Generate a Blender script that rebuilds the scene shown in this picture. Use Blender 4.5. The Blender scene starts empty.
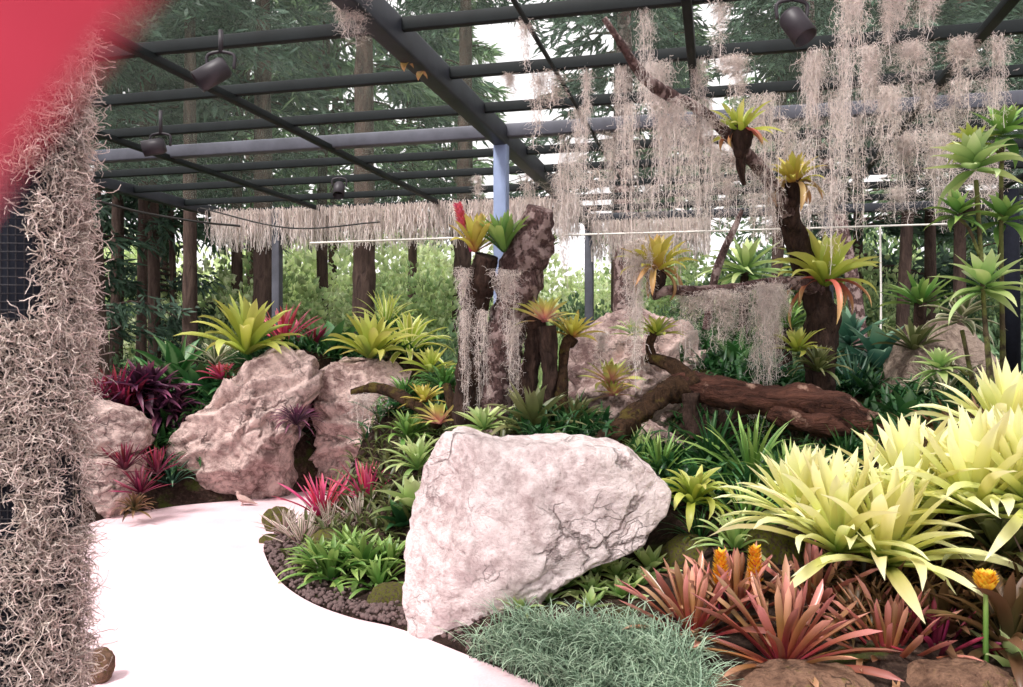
import bpy, math, random
import numpy as np
from mathutils import Vector, Matrix, noise
C = bpy.context.scene.collection
F, CX, HY, CAMZ = 835.0, 511.5, 343.5, 1.6
PI = math.pi
rng = np.random.default_rng(7)
random.seed(7)
TH = math.atan((717-CX)/F)
ED = (math.cos(TH), -math.sin(TH)); DD = (math.sin(TH), math.cos(TH))   # across / along the roof beams
ROOF = 3.4

def W(px, py, Y):
    return Vector(((px-CX)*Y/F, Y, CAMZ-(py-HY)*Y/F))
def G(px, py):
    Y = CAMZ*F/(py-HY)
    return ((px-CX)*Y/F, Y)
def UV(u, v, z=ROOF):
    return Vector((u*ED[0]+v*DD[0], u*ED[1]+v*DD[1], z))

# ------------------------------------------------------------------ objects
def props(o, label=None, cat=None, group=None, kind=None):
    if label: o['label'] = label
    if cat: o['category'] = cat
    if group: o['group'] = group
    if kind: o['kind'] = kind
    return o
def empty(name, loc, label, cat, group=None, rotz=0, scale=1):
    o = bpy.data.objects.new(name, None); C.objects.link(o)
    o.empty_display_size = .05
    o.location = loc; o.rotation_euler = (0, 0, rotz); o.scale = (scale,)*3
    return props(o, label, cat, group)
def ob(name, me, m=None, parent=None, loc=None, rot=None, scale=None):
    o = bpy.data.objects.new(name, me); C.objects.link(o)
    if m is not None:
        if len(me.materials) == 0: me.materials.append(m)
        elif me.materials[0] != m:
            o.material_slots[0].link = 'OBJECT'; o.material_slots[0].material = m
    if parent: o.parent = parent
    if loc is not None: o.location = loc
    if rot is not None: o.rotation_euler = rot
    if scale is not None: o.scale = (scale,)*3 if not hasattr(scale, '__len__') else scale
    return o
def thing(name, me, m, label, cat, group=None, **k):
    return props(ob(name, me, m, **k), label, cat, group)
def struct(name, me, m):
    return props(ob(name, me, m), kind='structure')

# ------------------------------------------------------------------ mesh builders
def mesh(name, V, Fc, uv=None, smooth=True):
    """V (n,3); Fc: array (m,4) or (m,3), or a list of such arrays; uv per vertex (n,2)."""
    V = np.asarray(V, np.float32).reshape(-1, 3)
    if not isinstance(Fc, list): Fc = [Fc]
    Fc = [np.asarray(f, np.int32) for f in Fc if len(f)]
    me = bpy.data.meshes.new(name)
    me.vertices.add(len(V)); me.vertices.foreach_set('co', V.ravel())
    li = np.concatenate([f.ravel() for f in Fc])
    tot = np.concatenate([np.full(len(f), f.shape[1], np.int32) for f in Fc])
    st = np.concatenate([[0], np.cumsum(tot)[:-1]]).astype(np.int32)
    me.loops.add(len(li)); me.loops.foreach_set('vertex_index', li)
    me.polygons.add(len(tot)); me.polygons.foreach_set('loop_start', st)
    if smooth: me.polygons.foreach_set('use_smooth', np.ones(len(tot), bool))
    if uv is not None:
        l = me.uv_layers.new(name='UVMap')
        l.data.foreach_set('uv', np.asarray(uv, np.float32)[li].ravel())
    me.update(calc_edges=True)
    return me
def join(parts):
    """[(V, [F...]) or (V,[F...],uv)] -> one V, F list, uv"""
    Vs, Fs, Us, k = [], [], [], 0
    for p in parts:
        V = np.asarray(p[0], float).reshape(-1, 3)
        fl = p[1] if isinstance(p[1], list) else [p[1]]
        for f in fl: Fs.append(np.asarray(f, int)+k)
        Us.append(p[2] if len(p) > 2 else np.zeros((len(V), 2)))
        Vs.append(V); k += len(V)
    return np.concatenate(Vs), Fs, np.concatenate(Us)
def jmesh(name, parts, smooth=True):
    V, Fs, U = join(parts)
    return mesh(name, V, Fs, U, smooth)
def nrm(a):
    return a/np.maximum(np.linalg.norm(a, axis=-1, keepdims=True), 1e-9)
def strands(P, r, sides=3):
    """P (S,N,3) polylines, r (S,N) radii -> tubes."""
    S, N, _ = P.shape
    T = nrm(np.gradient(P, axis=1))
    ref = nrm(rng.normal(size=(S, 1, 3)))
    a = nrm(np.cross(T, np.broadcast_to(ref, T.shape))); b = np.cross(T, a)
    ang = np.arange(sides)*2*PI/sides
    V = P[:, :, None, :]+r[:, :, None, None]*(np.cos(ang)[None, None, :, None]*a[:, :, None, :]+np.sin(ang)[None, None, :, None]*b[:, :, None, :])
    idx = np.arange(S*N*sides).reshape(S, N, sides)
    n = np.roll(idx, -1, axis=2)
    Q = np.stack([idx[:, :-1], n[:, :-1], n[:, 1:], idx[:, 1:]], -1).reshape(-1, 4)
    t = np.linspace(0, 1, N)
    u = np.stack(np.broadcast_arrays(np.arange(S)[:, None, None]+.5, t[None, :, None]+np.zeros((S, 1, sides))), -1)
    return V.reshape(-1, 3), Q, u.reshape(-1, 2)
def spline(pts, n):
    pts = np.asarray(pts, float); k = len(pts)
    if k == 2:
        return pts[0]+(pts[1]-pts[0])*np.linspace(0, 1, n)[:, None]
    t = np.linspace(0, k-1, n); i = np.clip(t.astype(int), 0, k-2); f = (t-i)[:, None]
    p0 = np.where((i > 0)[:, None], pts[np.maximum(i-1, 0)], 2*pts[0]-pts[1])
    p3 = np.where((i < k-2)[:, None], pts[np.minimum(i+2, k-1)], 2*pts[-1]-pts[-2])
    p1, p2 = pts[i], pts[i+1]
    return .5*((2*p1)+(p2-p0)*f+(2*p0-5*p1+4*p2-p3)*f**2+(3*p1-p0-3*p2+p3)*f**3)
def tube(pts, rad, sides=12, n=None, rough=0, fr=6, seed=0, cap=True):
    """solid sweep along points with per-point radius and lumpy noise."""
    n = n or (len(pts) if len(pts) < 3 else 6*len(pts))
    PR = spline(np.c_[np.asarray(pts, float), np.broadcast_to(rad, (len(pts),))], n)
    P, r = PR[:, :3], np.maximum(PR[:, 3], 1e-4)
    T = nrm(np.gradient(P, axis=0))
    a = np.cross(T[0], [.31, .2, .93] if abs(T[0][2]) < .9 else [1, .1, 0]); a /= np.linalg.norm(a)
    V = []
    ang = np.arange(sides)*2*PI/sides
    for i in range(n):
        a = a-T[i]*a.dot(T[i]); a /= np.linalg.norm(a); b = np.cross(T[i], a)
        rr = np.full(sides, r[i])
        if rough:
            for j in range(sides):
                q = Vector((math.cos(ang[j])*1.3, math.sin(ang[j])*1.3, seed*7.3))+Vector(P[i])*fr
                rr[j] *= 1+rough*noise.fractal(q, 1., 2., 4)
        V.append(P[i]+rr[:, None]*(np.cos(ang)[:, None]*a+np.sin(ang)[:, None]*b))
    V = np.concatenate(V)
    idx = np.arange(n*sides).reshape(n, sides); nx = np.roll(idx, -1, 1)
    Q = np.stack([idx[:-1], nx[:-1], nx[1:], idx[1:]], -1).reshape(-1, 4)
    k = len(V)
    uv = np.stack(np.broadcast_arrays(.5, np.linspace(0, 1, n)[:, None]+np.zeros((1, sides))), -1).reshape(-1, 2)
    if cap:
        V = np.concatenate([V, [P[0], P[-1]]]); uv = np.concatenate([uv, [[.5, 0], [.5, 1]]])
        t0 = np.stack([nx[0], idx[0], np.full(sides, k)], -1); t1 = np.stack([idx[-1], nx[-1], np.full(sides, k+1)], -1)
        return V, [Q, np.concatenate([t0, t1])], uv
    return V, [Q], uv
def box(p, q, w, h, up=(0, 0, 1)):
    """bar with a rectangular section from p to q; w across, h along up."""
    p, q = Vector(p), Vector(q); t = (q-p).normalized(); s = t.cross(Vector(up)).normalized(); u = s.cross(t)
    V = [c+s*(w/2*a)+u*(h/2*b) for c in (p, q) for a, b in ((-1, -1), (1, -1), (1, 1), (-1, 1))]
    return np.array([tuple(v) for v in V]), np.array([[3, 2, 1, 0], [4, 5, 6, 7], [0, 1, 5, 4], [1, 2, 6, 5], [2, 3, 7, 6], [3, 0, 4, 7]])
def lathe(prof, sides=20):
    """profile [(r,z)...] round z."""
    n = len(prof); a = np.arange(sides)*2*PI/sides
    V = np.array([[r*math.cos(t), r*math.sin(t), z] for r, z in prof for t in a])
    idx = np.arange(n*sides).reshape(n, sides); nx = np.roll(idx, -1, 1)
    return V, np.stack([idx[:-1], nx[:-1], nx[1:], idx[1:]], -1).reshape(-1, 4)
def ico(sub):
    import bmesh
    bm = bmesh.new(); bmesh.ops.create_icosphere(bm, subdivisions=sub, radius=1)
    V = np.array([v.co[:] for v in bm.verts]); T = np.array([[v.index for v in f.verts] for f in bm.faces]); bm.free()
    return V, T
ICO = {k: ico(k) for k in (1, 2, 3, 4, 5, 6)}

# leaves ------------------------------------------------------------------
def leaves(az, el, L, Wd, arch, base=None, n=8, fold=.25, shape='strap', twist=.25, wob=.08, p=1.6, id0=0):
    """A bundle of leaves, each an arching trough of n segments. az, el, L, Wd, arch: arrays; base (k,3)."""
    k = len(az); t = np.linspace(0, 1, n+1)
    ang = el[:, None]-arch[:, None]*t[None]**p+wob*np.sin(t[None]*5+rng.uniform(0, 6, (k, 1)))*t[None]
    st = (L/n)[:, None]
    rad = np.concatenate([np.zeros((k, 1)), np.cumsum(np.cos((ang[:, 1:]+ang[:, :-1])/2)*st, 1)], 1)
    zz = np.concatenate([np.zeros((k, 1)), np.cumsum(np.sin((ang[:, 1:]+ang[:, :-1])/2)*st, 1)], 1)
    azz = az[:, None]+rng.normal(0, wob, (k, 1))*t[None]**2*2
    Cn = np.stack([rad*np.cos(azz), rad*np.sin(azz), zz], -1)
    if base is not None: Cn += base[:, None, :]
    ca, sa = np.cos(azz), np.sin(azz)
    side = np.stack([-sa, ca, np.zeros_like(ca)], -1)
    N = np.stack([-np.sin(ang)*ca, -np.sin(ang)*sa, np.cos(ang)], -1)
    tw = (rng.normal(0, twist, (k, 1))*t[None])[..., None]
    side, N = side*np.cos(tw)+N*np.sin(tw), N*np.cos(tw)-side*np.sin(tw)
    if shape == 'strap': w = (.75+.35*np.sin(t*PI*.8))*(1-np.clip((t-.62)/.38, 0, 1)**2.0)
    elif shape == 'spike': w = (1.05-.45*t)*(1-np.clip((t-.7)/.3, 0, 1)**1.6)
    elif shape == 'round': w = (.8+.3*t)*np.sqrt(np.clip(1-np.clip((t-.75)/.25, 0, 1)**2, 0, 1))
    elif shape == 'ovate': w = np.sin(np.clip(t*1.02, 0, 1)**.62*PI)**.85+.04*(t < .1)
    else: w = np.sin(np.clip(t*.97+.03, 0, 1)**.8*PI)**.9          # lance
    w = np.maximum(w, .015)[None, :, None]*Wd[:, None, None]/2
    mid = Cn-N*w*fold
    V = np.stack([Cn-side*w+N*w*fold, mid, Cn+side*w+N*w*fold], 2)
    idx = np.arange(k*(n+1)*3).reshape(k, n+1, 3)
    Q = np.concatenate([np.stack([idx[:, :-1, c], idx[:, :-1, c+1], idx[:, 1:, c+1], idx[:, 1:, c]], -1).reshape(-1, 4) for c in (0, 1)])
    u = np.stack(np.broadcast_arrays((np.arange(k)+id0)[:, None, None]+np.array([.02, .5, .98])[None, None, :], t[None, :, None]), -1)
    return V.reshape(-1, 3), Q, u.reshape(-1, 2)
GA = 2.399963
def rosette(n=28, Wd=.12, e0=80, e1=15, a0=25, a1=60, shape='strap', inner=.55, fold=.25, p=1.6, r0=.03, jit=.12, twist=.25, rise=.08):
    i = np.arange(n); f = i/(n-1)
    az = i*GA+rng.normal(0, jit, n)
    el = np.radians(e0+(e1-e0)*f+rng.normal(0, 5, n)); ar = np.radians(a0+(a1-a0)*f+rng.normal(0, 8, n))
    L = inner+(1-inner)*np.minimum(f*1.6, 1)+rng.normal(0, .05, n)
    b = np.stack([r0*np.cos(az), r0*np.sin(az), rise*(1-f)], -1)
    return leaves(az, el, L, np.full(n, Wd)*rng.uniform(.85, 1.15, n), ar, b, shape=shape, fold=fold, p=p, twist=twist)
PROTO = {}
def proto(kind):
    v = random.randint(0, 2); key = (kind, v)
    if key in PROTO: return PROTO[key]
    R = rosette
    m = {
     'open':   lambda: R(26, .17, 78, 8, 10, 35, inner=.45),
     'strap':  lambda: R(36, .105, 86, 22, 30, 95, inner=.75),
     'yellow': lambda: R(50, .1, 88, 12, 6, 58, shape='strap', inner=.75, p=2.1, fold=.3),
     'vase':   lambda: R(26, .16, 89, 42, 4, 55, inner=.8, shape='strap', p=2.2),
     'spiky':  lambda: R(30, .085, 86, 22, 2, 22, inner=.75, shape='spike', twist=.5),
     'droop':  lambda: R(30, .13, 84, 25, 40, 165, inner=.6),
     'copper': lambda: R(46, .066, 88, 20, 0, 34, shape='round', inner=.72, twist=.6, fold=.4),
     'crown':  lambda: R(36, .15, 88, 22, 5, 85, shape='strap', inner=.75, p=2.),
     'whorl':  lambda: R(24, .27, 86, -12, 8, 55, shape='ovate', inner=.45, rise=.3),
     'blade':  lambda: R(38, .06, 89, 32, 8, 75, shape='spike', inner=.7, p=1.8),
     'big':    lambda: R(26, .19, 84, 22, 15, 65, inner=.7, shape='lance'),
     'tuft':   lambda: R(60, .06, 88, 25, 20, 100, inner=.5, p=1.5),
     'small':  lambda: R(16, .24, 75, 10, 5, 40, inner=.5, shape='lance'),
     'head':   lambda: R(34, .15, 85, -25, 10, 55, inner=.4, shape='lance', rise=.2),
     'broad':  lambda: R(12, .36, 82, 25, 25, 80, inner=.8, shape='ovate'),
     'star':   lambda: R(28, .13, 80, 12, 5, 50, inner=.55, shape='strap'),
    }[kind]()
    PROTO[key] = mesh(kind, *m)
    return PROTO[key]

# rocks -------------------------------------------------------------------
def blob_noise(V, size, seed, amp, crack, fr, ledge=0.):
    """push points along their direction from the middle: lumps, ledges and cracks."""
    c = V.mean(0); D = nrm(V-c); out = V.copy()
    for i in range(len(V)):
        q = Vector(V[i]/size*fr+seed*3.7)
        d = noise.fractal(q, .9, 2.1, 5)*amp
        d += (noise.ridged_multi_fractal(q*.8+Vector((9, 2, 4)), .8, 2.2, 4, 1, 2)-1.0)*amp*.35
        if crack:
            w = q+Vector((.4, .4, .4))*noise.noise(q*2)
            ds, _ = noise.voronoi(Vector((w.x*.9, w.y*.9, w.z*1.3)))
            e = ds[1]-ds[0]
            d -= crack*max(0, 1-e/.16)**1.5
            d += crack*.8*(ds[0]-.4)
        d += (noise.ridged_multi_fractal(q*3.1+Vector((3, 7, 1)), 1., 2.1, 4, 1, 2)-1.0)*amp*.26
        h = (V[i][2]-.38*V[i][0])/size*2.6+noise.noise(q*.7)*1.1
        e2 = h % 1.; d += ledge*(e2**1.6*min(1, (1-e2)/.1)-.3)
        out[i] += D[i]*d*size
    return out
def outline_rock(name, px, Y, half, seed=1, sub=5, amp=.05, crack=.05, fr=1.6, boxy=2.6, lean=0, ledge=.03, facets=22):
    P = np.array([[W(x, y, Y).x, W(x, y, Y).z] for x, y in px])
    c = (P.max(0)+P.min(0))/2
    Q = P-c; Q2 = np.roll(Q, -1, 0)
    dense = np.concatenate([Q+(Q2-Q)*t for t in np.linspace(0, .95, 20)])
    th = np.arctan2(dense[:, 1], dense[:, 0]); o = np.argsort(th); th = th[o]; rr = np.linalg.norm(dense[o], axis=1)
    V, T = ICO[sub]
    a = np.arctan2(V[:, 2], V[:, 0])
    r = np.interp(a, np.concatenate([th-2*PI, th, th+2*PI]), np.tile(rr, 3))
    s = np.hypot(V[:, 0], V[:, 2]); k = (s**boxy+np.abs(V[:, 1])**boxy)**(-1/boxy)
    s2 = s*k
    X = np.stack([r*s2*np.cos(a), half*V[:, 1]*k, r*s2*np.sin(a)], -1)
    X[:, 1] += lean*X[:, 2]
    size = float(rr.mean())
    rs = np.random.default_rng(seed)
    for k in range(facets):                     # break the bulge into flat faces
        nv = np.array([rs.normal(0, .42), -1 if k % 4 else 1, rs.normal(0, .42)]); nv /= np.linalg.norm(nv)
        dd = X@nv; lim = dd.max()*rs.uniform(.78, .96); over = np.maximum(dd-lim, 0)
        X = X-nv*(over*.95)[:, None]
    X = blob_noise(X, size, seed, amp, crack, fr, ledge)
    nb = 90; ang = np.arctan2(X[:, 2], X[:, 0]); rad = np.hypot(X[:, 0], X[:, 2]); b = ((ang+PI)/(2*PI)*nb).astype(int) % nb
    cur = np.array([rad[b == i].max() for i in range(nb)]); ce = -PI+(np.arange(nb)+.5)*2*PI/nb
    tgt = np.interp(ce, np.concatenate([th-2*PI, th, th+2*PI]), np.tile(rr, 3)); fac = tgt/cur
    fac = (np.roll(fac, 1)+fac*2+np.roll(fac, -1))/4
    X[:, [0, 2]] *= np.interp(ang, np.concatenate([ce-2*PI, ce, ce+2*PI]), np.tile(fac, 3))[:, None]
    return mesh(name, X, T), Vector((c[0], Y, c[1]))
def stone(name, seed, sub=3, amp=.14, crack=0., sq=(1, .85, .7)):
    V, T = ICO[sub]
    return mesh(name, blob_noise(V*np.array(sq), 1., seed, amp, crack, 1.3), T)
# ------------------------------------------------------------------ materials
class NT:
    def __init__(s, name):
        s.m = bpy.data.materials.new(name); s.m.use_nodes = True; s.t = s.m.node_tree; s.t.nodes.clear()
        s.out = s.n('ShaderNodeOutputMaterial')
    def n(s, t, **k):
        x = s.t.nodes.new(t)
        for a, b in k.items(): setattr(x, a, b)
        return x
    def l(s, a, b): s.t.links.new(a, b)
    def val(s, sock, v):
        if hasattr(v, 'links') or isinstance(v, bpy.types.NodeSocket): s.l(v, sock)
        else: sock.default_value = v
    def math(s, op, a, b=0., c=None):
        x = s.n('ShaderNodeMath', operation=op); s.val(x.inputs[0], a); s.val(x.inputs[1], b)
        if c is not None: s.val(x.inputs[2], c)
        return x.outputs[0]
    def ramp(s, f, stops, interp='LINEAR'):
        x = s.n('ShaderNodeValToRGB'); e = x.color_ramp.elements; x.color_ramp.interpolation = interp
        while len(e) < len(stops): e.new(.5)
        for q, (p, c) in zip(e, stops): q.position = p; q.color = (*c, 1) if len(c) == 3 else c
        s.val(x.inputs[0], f); return x.outputs[0]
    def noise(s, scale, detail=4, rough=.55, vec=None, dist=0.):
        x = s.n('ShaderNodeTexNoise'); x.inputs['Scale'].default_value = scale; x.inputs['Detail'].default_value = detail
        x.inputs['Roughness'].default_value = rough; x.inputs['Distortion'].default_value = dist
        if vec is not None: s.l(vec, x.inputs['Vector'])
        return x.outputs['Fac']
    def mix(s, f, a, b, blend='MIX'):
        x = s.n('ShaderNodeMix', data_type='RGBA', blend_type=blend); s.val(x.inputs[0], f)
        for k, v in ((6, a), (7, b)): s.val(x.inputs[k], (*v, 1) if isinstance(v, tuple) and len(v) == 3 else v)
        return x.outputs[2]
    def obj(s): return s.n('ShaderNodeTexCoord').outputs['Object']
    def pos(s): return s.n('ShaderNodeNewGeometry').outputs['Position']
    def bump(s, h, strength=.5, dist=.02, normal=None):
        x = s.n('ShaderNodeBump'); x.inputs['Strength'].default_value = strength; x.inputs['Distance'].default_value = dist
        s.l(h, x.inputs['Height'])
        if normal is not None: s.l(normal, x.inputs['Normal'])
        return x.outputs[0]
    def bsdf(s, col, rough=.7, normal=None, metal=0., spec=.5, **k):
        x = s.n('ShaderNodeBsdfPrincipled'); s.val(x.inputs['Base Color'], (*col, 1) if isinstance(col, tuple) else col)
        s.val(x.inputs['Roughness'], rough); x.inputs['Metallic'].default_value = metal; x.inputs['Specular IOR Level'].default_value = spec
        if normal is not None: s.l(normal, x.inputs['Normal'])
        for a, b in k.items(): s.val(x.inputs[a.replace('_', ' ')], b)
        return x.outputs[0]
    def done(s, sh): s.l(sh, s.out.inputs[0]); return s.m
def srgb(r, g, b):
    f = lambda c: (c/255/12.92 if c/255 <= .04045 else ((c/255+.055)/1.055)**2.4)
    return (f(r), f(g), f(b))
def hexes(*a): return [(p, srgb(*c)) for p, c in a]

def leafmat(name, stops, edge=None, stripe=None, var=.18, rough=.42, trans=.3, hue=.02, spots=None):
    """leaf colour runs along the blade (v); edge = margin colour, stripe = middle colour; every leaf varies a little."""
    n = NT(name); uv = n.n('ShaderNodeUVMap').outputs[0]
    sep = n.n('ShaderNodeSeparateXYZ'); n.l(uv, sep.inputs[0]); u, v = sep.outputs[0], sep.outputs[1]
    fid = n.math('FLOOR', u); fu = n.math('FRACT', u)
    wn = n.n('ShaderNodeTexWhiteNoise', noise_dimensions='1D')
    oi = n.n('ShaderNodeObjectInfo')
    n.l(n.math('MULTIPLY_ADD', oi.outputs['Random'], 37., fid), wn.inputs['W'])
    vv = n.math('ADD', v, n.math('MULTIPLY', n.math('SUBTRACT', wn.outputs['Value'], .5), .22))
    col = n.ramp(vv, stops)
    d = n.math('ABSOLUTE', n.math('SUBTRACT', fu, .5))
    if edge: col = n.mix(n.ramp(d, [(.3, (0, 0, 0)), (.38, (1, 1, 1))]), col, edge)
    if stripe: col = n.mix(n.ramp(d, [(.1, (1, 1, 1)), (.2, (0, 0, 0))]), col, stripe)
    if spots: col = n.mix(n.ramp(n.noise(spots[0], 2, .6, n.obj()), [(.5, (0, 0, 0)), (.62, (1, 1, 1))]), col, spots[1])
    hs = n.n('ShaderNodeHueSaturation'); n.l(col, hs.inputs['Color'])
    n.l(n.math('MULTIPLY_ADD', wn.outputs['Value'], 2*var, 1-var), hs.inputs['Value'])
    wn2 = n.n('ShaderNodeTexWhiteNoise', noise_dimensions='1D'); n.l(n.math('ADD', fid, 91.3), wn2.inputs['W'])
    n.l(n.math('MULTIPLY_ADD', wn2.outputs['Value'], 2*hue, .5-hue), hs.inputs['Hue'])
    c = hs.outputs[0]
    p = n.bsdf(c, rough, spec=.5)
    tr = n.n('ShaderNodeBsdfTranslucent'); n.l(c, tr.inputs[0])
    mx = n.n('ShaderNodeMixShader'); mx.inputs[0].default_value = trans; n.l(p, mx.inputs[1]); n.l(tr.outputs[0], mx.inputs[2])
    return n.done(mx.outputs[0])
def plain(name, col, rough=.6, metal=0., var=.12, scale=8, spec=.4, bump=0):
    n = NT(name); f = n.noise(scale, 5, .6, n.obj())
    k = tuple(min(1, c*(1+var)) for c in col); j = tuple(c*(1-var) for c in col)
    h = n.bump(f, bump, .01) if bump else None
    return n.done(n.bsdf(n.ramp(f, [(.3, j), (.7, k)]), rough, h, metal, spec))
def rockmat(name, light, mid, dark, scale=1., moss=None):
    n = NT(name); o = n.obj()
    big = n.noise(1.6*scale, 6, .6, o, .4); fine = n.noise(13*scale, 8, .72, o)
    streak = n.n('ShaderNodeMapping'); streak.inputs['Scale'].default_value = (1.6, 1.2, 2.6); streak.inputs['Rotation'].default_value = (.3, .95, .2); n.l(o, streak.inputs[0])
    st = n.noise(3*scale, 6, .65, streak.outputs[0], 1.)
    col = n.ramp(n.math('MULTIPLY_ADD', fine, .45, n.math('MULTIPLY', big, .55)), [(.4, mid), (.52, light), (.7, tuple(min(1, c*1.12) for c in light))])
    vo = n.n('ShaderNodeTexVoronoi', feature='DISTANCE_TO_EDGE'); vo.inputs['Scale'].default_value = 2.1*scale
    wv = n.n('ShaderNodeVectorMath', operation='MULTIPLY_ADD'); nz = n.n('ShaderNodeTexNoise'); nz.inputs['Scale'].default_value = 2.5*scale; nz.inputs['Detail'].default_value = 6; n.l(o, nz.inputs['Vector'])
    n.l(nz.outputs['Color'], wv.inputs[0]); wv.inputs[1].default_value = (.9/scale,)*3; n.l(o, wv.inputs[2]); n.l(wv.outputs[0], vo.inputs['Vector'])
    crack = n.math('MULTIPLY', n.ramp(vo.outputs['Distance'], [(.0, (1, 1, 1)), (.045, (0, 0, 0))]), n.ramp(n.noise(1.9*scale, 3, .5, o), [(.48, (0, 0, 0)), (.6, (1, 1, 1))]))
    col = n.mix(n.math('MULTIPLY', crack, .75), col, dark)
    col = n.mix(n.ramp(st, [(.32, (.8, .8, .8)), (.42, (0, 0, 0))]), col, mid)
    pit = n.ramp(n.noise(26*scale, 4, .7, o), [(.28, (.8, .8, .8)), (.36, (0, 0, 0))])
    col = n.mix(n.math('MULTIPLY', n.ramp(n.noise(7*scale, 8, .8, o, .8), [(.52, (0, 0, 0)), (.62, (1, 1, 1))]), .55), col, mid)
    col = n.mix(n.math('MULTIPLY', pit, .6), col, dark)
    v2 = n.n('ShaderNodeTexVoronoi', feature='DISTANCE_TO_EDGE'); v2.inputs['Scale'].default_value = 5.5*scale; n.l(wv.outputs[0], v2.inputs['Vector'])
    c2 = n.math('MULTIPLY', n.ramp(v2.outputs['Distance'], [(.0, (1, 1, 1)), (.05, (0, 0, 0))]), n.ramp(n.noise(2.7*scale, 3, .5, o), [(.5, (0, 0, 0)), (.6, (1, 1, 1))]))
    col = n.mix(n.math('MULTIPLY', c2, .4), col, dark)
    if moss: col = n.mix(n.ramp(n.noise(3.2*scale, 6, .7, o), [(moss[0], (0, 0, 0)), (moss[0]+.1, (1, 1, 1))]), col, moss[1])
    h = n.math('SUBTRACT', n.math('MULTIPLY_ADD', fine, 1.1, n.math('MULTIPLY_ADD', st, .6, n.math('MULTIPLY', big, 1.2))), n.math('MULTIPLY_ADD', crack, .5, n.math('MULTIPLY', c2, .3)))
    return n.done(n.bsdf(col, .9, n.bump(h, .9, .06), spec=.2))
def barkmat(name, a, b, c=None, cpos=.55, scale=1., zs=.25, xs=1.):
    n = NT(name); o = n.obj()
    mp = n.n('ShaderNodeMapping'); mp.inputs['Scale'].default_value = (xs, 1, zs); n.l(o, mp.inputs[0])
    f = n.noise(22*scale, 6, .7, mp.outputs[0], .6); g = n.noise(5*scale, 5, .6, o)
    col = n.ramp(f, [(.32, a), (.66, b)])
    if c: col = n.mix(n.ramp(g, [(cpos, (0, 0, 0)), (cpos+.08, (1, 1, 1))]), col, c)
    return n.done(n.bsdf(col, .9, n.bump(f, 1., .09), spec=.15))

S = srgb
M = {}
def LM(k, stops, **kw): M[k] = leafmat(k, hexes(*stops), **kw)
LM('leaf_yellow', [(0, (130, 160, 60)), (.35, (222, 222, 132)), (.75, (244, 241, 180)), (1, (247, 245, 200))], trans=.4, var=.1)
LM('leaf_red', [(0, (150, 24, 54)), (.5, (198, 52, 92)), (1, (222, 112, 136))], var=.25)
LM('leaf_copper', [(0, (162, 44, 60)), (.25, (150, 66, 56)), (.6, (146, 96, 64)), (1, (200, 142, 126))], var=.42, trans=.15, hue=.03, rough=.3)  # pale pink tip stop puts gloss highlights into the leaf colour
LM('leaf_maroon', [(0, (70, 18, 34)), (.5, (104, 26, 48)), (1, (150, 50, 76))], var=.35)
LM('leaf_pinkred', [(0, (150, 40, 70)), (.5, (200, 70, 100)), (1, (226, 130, 140))], var=.2)
LM('leaf_purple', [(0, (44, 24, 40)), (.6, (80, 42, 66)), (1, (130, 72, 96))], var=.35)
LM('leaf_green', [(0, (62, 100, 44)), (.5, (100, 140, 64)), (1, (156, 182, 104))], var=.25)
LM('leaf_lime', [(0, (110, 138, 44)), (.4, (172, 184, 74)), (1, (202, 202, 116))], var=.2, trans=.4)
LM('leaf_dark', [(0, (26, 60, 30)), (.6, (44, 88, 46)), (1, (78, 116, 66))], var=.3)
LM('leaf_blue', [(0, (34, 66, 52)), (.6, (62, 104, 84)), (1, (120, 150, 122))], var=.3)
LM('leaf_pale', [(0, (96, 140, 66)), (.5, (170, 194, 120)), (1, (206, 216, 160))], var=.18, trans=.35)
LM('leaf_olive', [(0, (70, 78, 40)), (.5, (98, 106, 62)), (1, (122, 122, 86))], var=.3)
LM('leaf_variegated', [(0, (120, 120, 96)), (1, (150, 150, 110))], edge=S(226, 222, 196), stripe=S(92, 110, 66), var=.2)
LM('leaf_pinkwhite', [(0, (170, 90, 100)), (.4, (206, 180, 172)), (1, (228, 214, 204))], stripe=S(112, 118, 84), var=.2)
LM('leaf_yelloworange', [(0, (190, 130, 80)), (.35, (186, 176, 70)), (.8, (200, 190, 96)), (1, (196, 166, 96))], var=.18, trans=.4)
LM('leaf_yellowpink', [(0, (206, 128, 132)), (.3, (214, 168, 136)), (.6, (204, 194, 110)), (1, (150, 168, 84))], var=.2, trans=.35)
LM('leaf_limestripe', [(0, (120, 160, 50)), (1, (200, 206, 96))], edge=S(238, 236, 170), var=.15, trans=.4)
LM('leaf_broad_green', [(0, (40, 84, 40)), (1, (70, 122, 62))], stripe=S(130, 166, 110), var=.25)
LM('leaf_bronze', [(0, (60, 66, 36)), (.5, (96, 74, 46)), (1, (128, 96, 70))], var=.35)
LM('leaf_dry', [(0, (150, 110, 80)), (.5, (190, 156, 100)), (1, (186, 140, 96))], var=.25)
LM('leaf_driedred', [(0, (180, 80, 76)), (.5, (196, 112, 92)), (1, (206, 176, 116))], var=.2)
LM('grass_blade', [(0, (74, 98, 76)), (.6, (130, 156, 130)), (1, (172, 190, 164))], var=.3, trans=.2, rough=.6)
LM('fern', [(0, (40, 86, 36)), (1, (96, 140, 66))], var=.3)
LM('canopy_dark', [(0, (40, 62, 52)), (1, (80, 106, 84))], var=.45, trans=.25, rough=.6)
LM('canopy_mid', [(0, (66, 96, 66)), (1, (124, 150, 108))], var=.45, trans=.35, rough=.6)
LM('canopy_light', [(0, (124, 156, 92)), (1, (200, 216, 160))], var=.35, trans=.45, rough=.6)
LM('canopy_sunlit', [(0, (186, 206, 140)), (1, (236, 242, 208))], var=.3, trans=.5, rough=.6)  # sunlight and haze beyond the pergola put into the leaf colour
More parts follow.
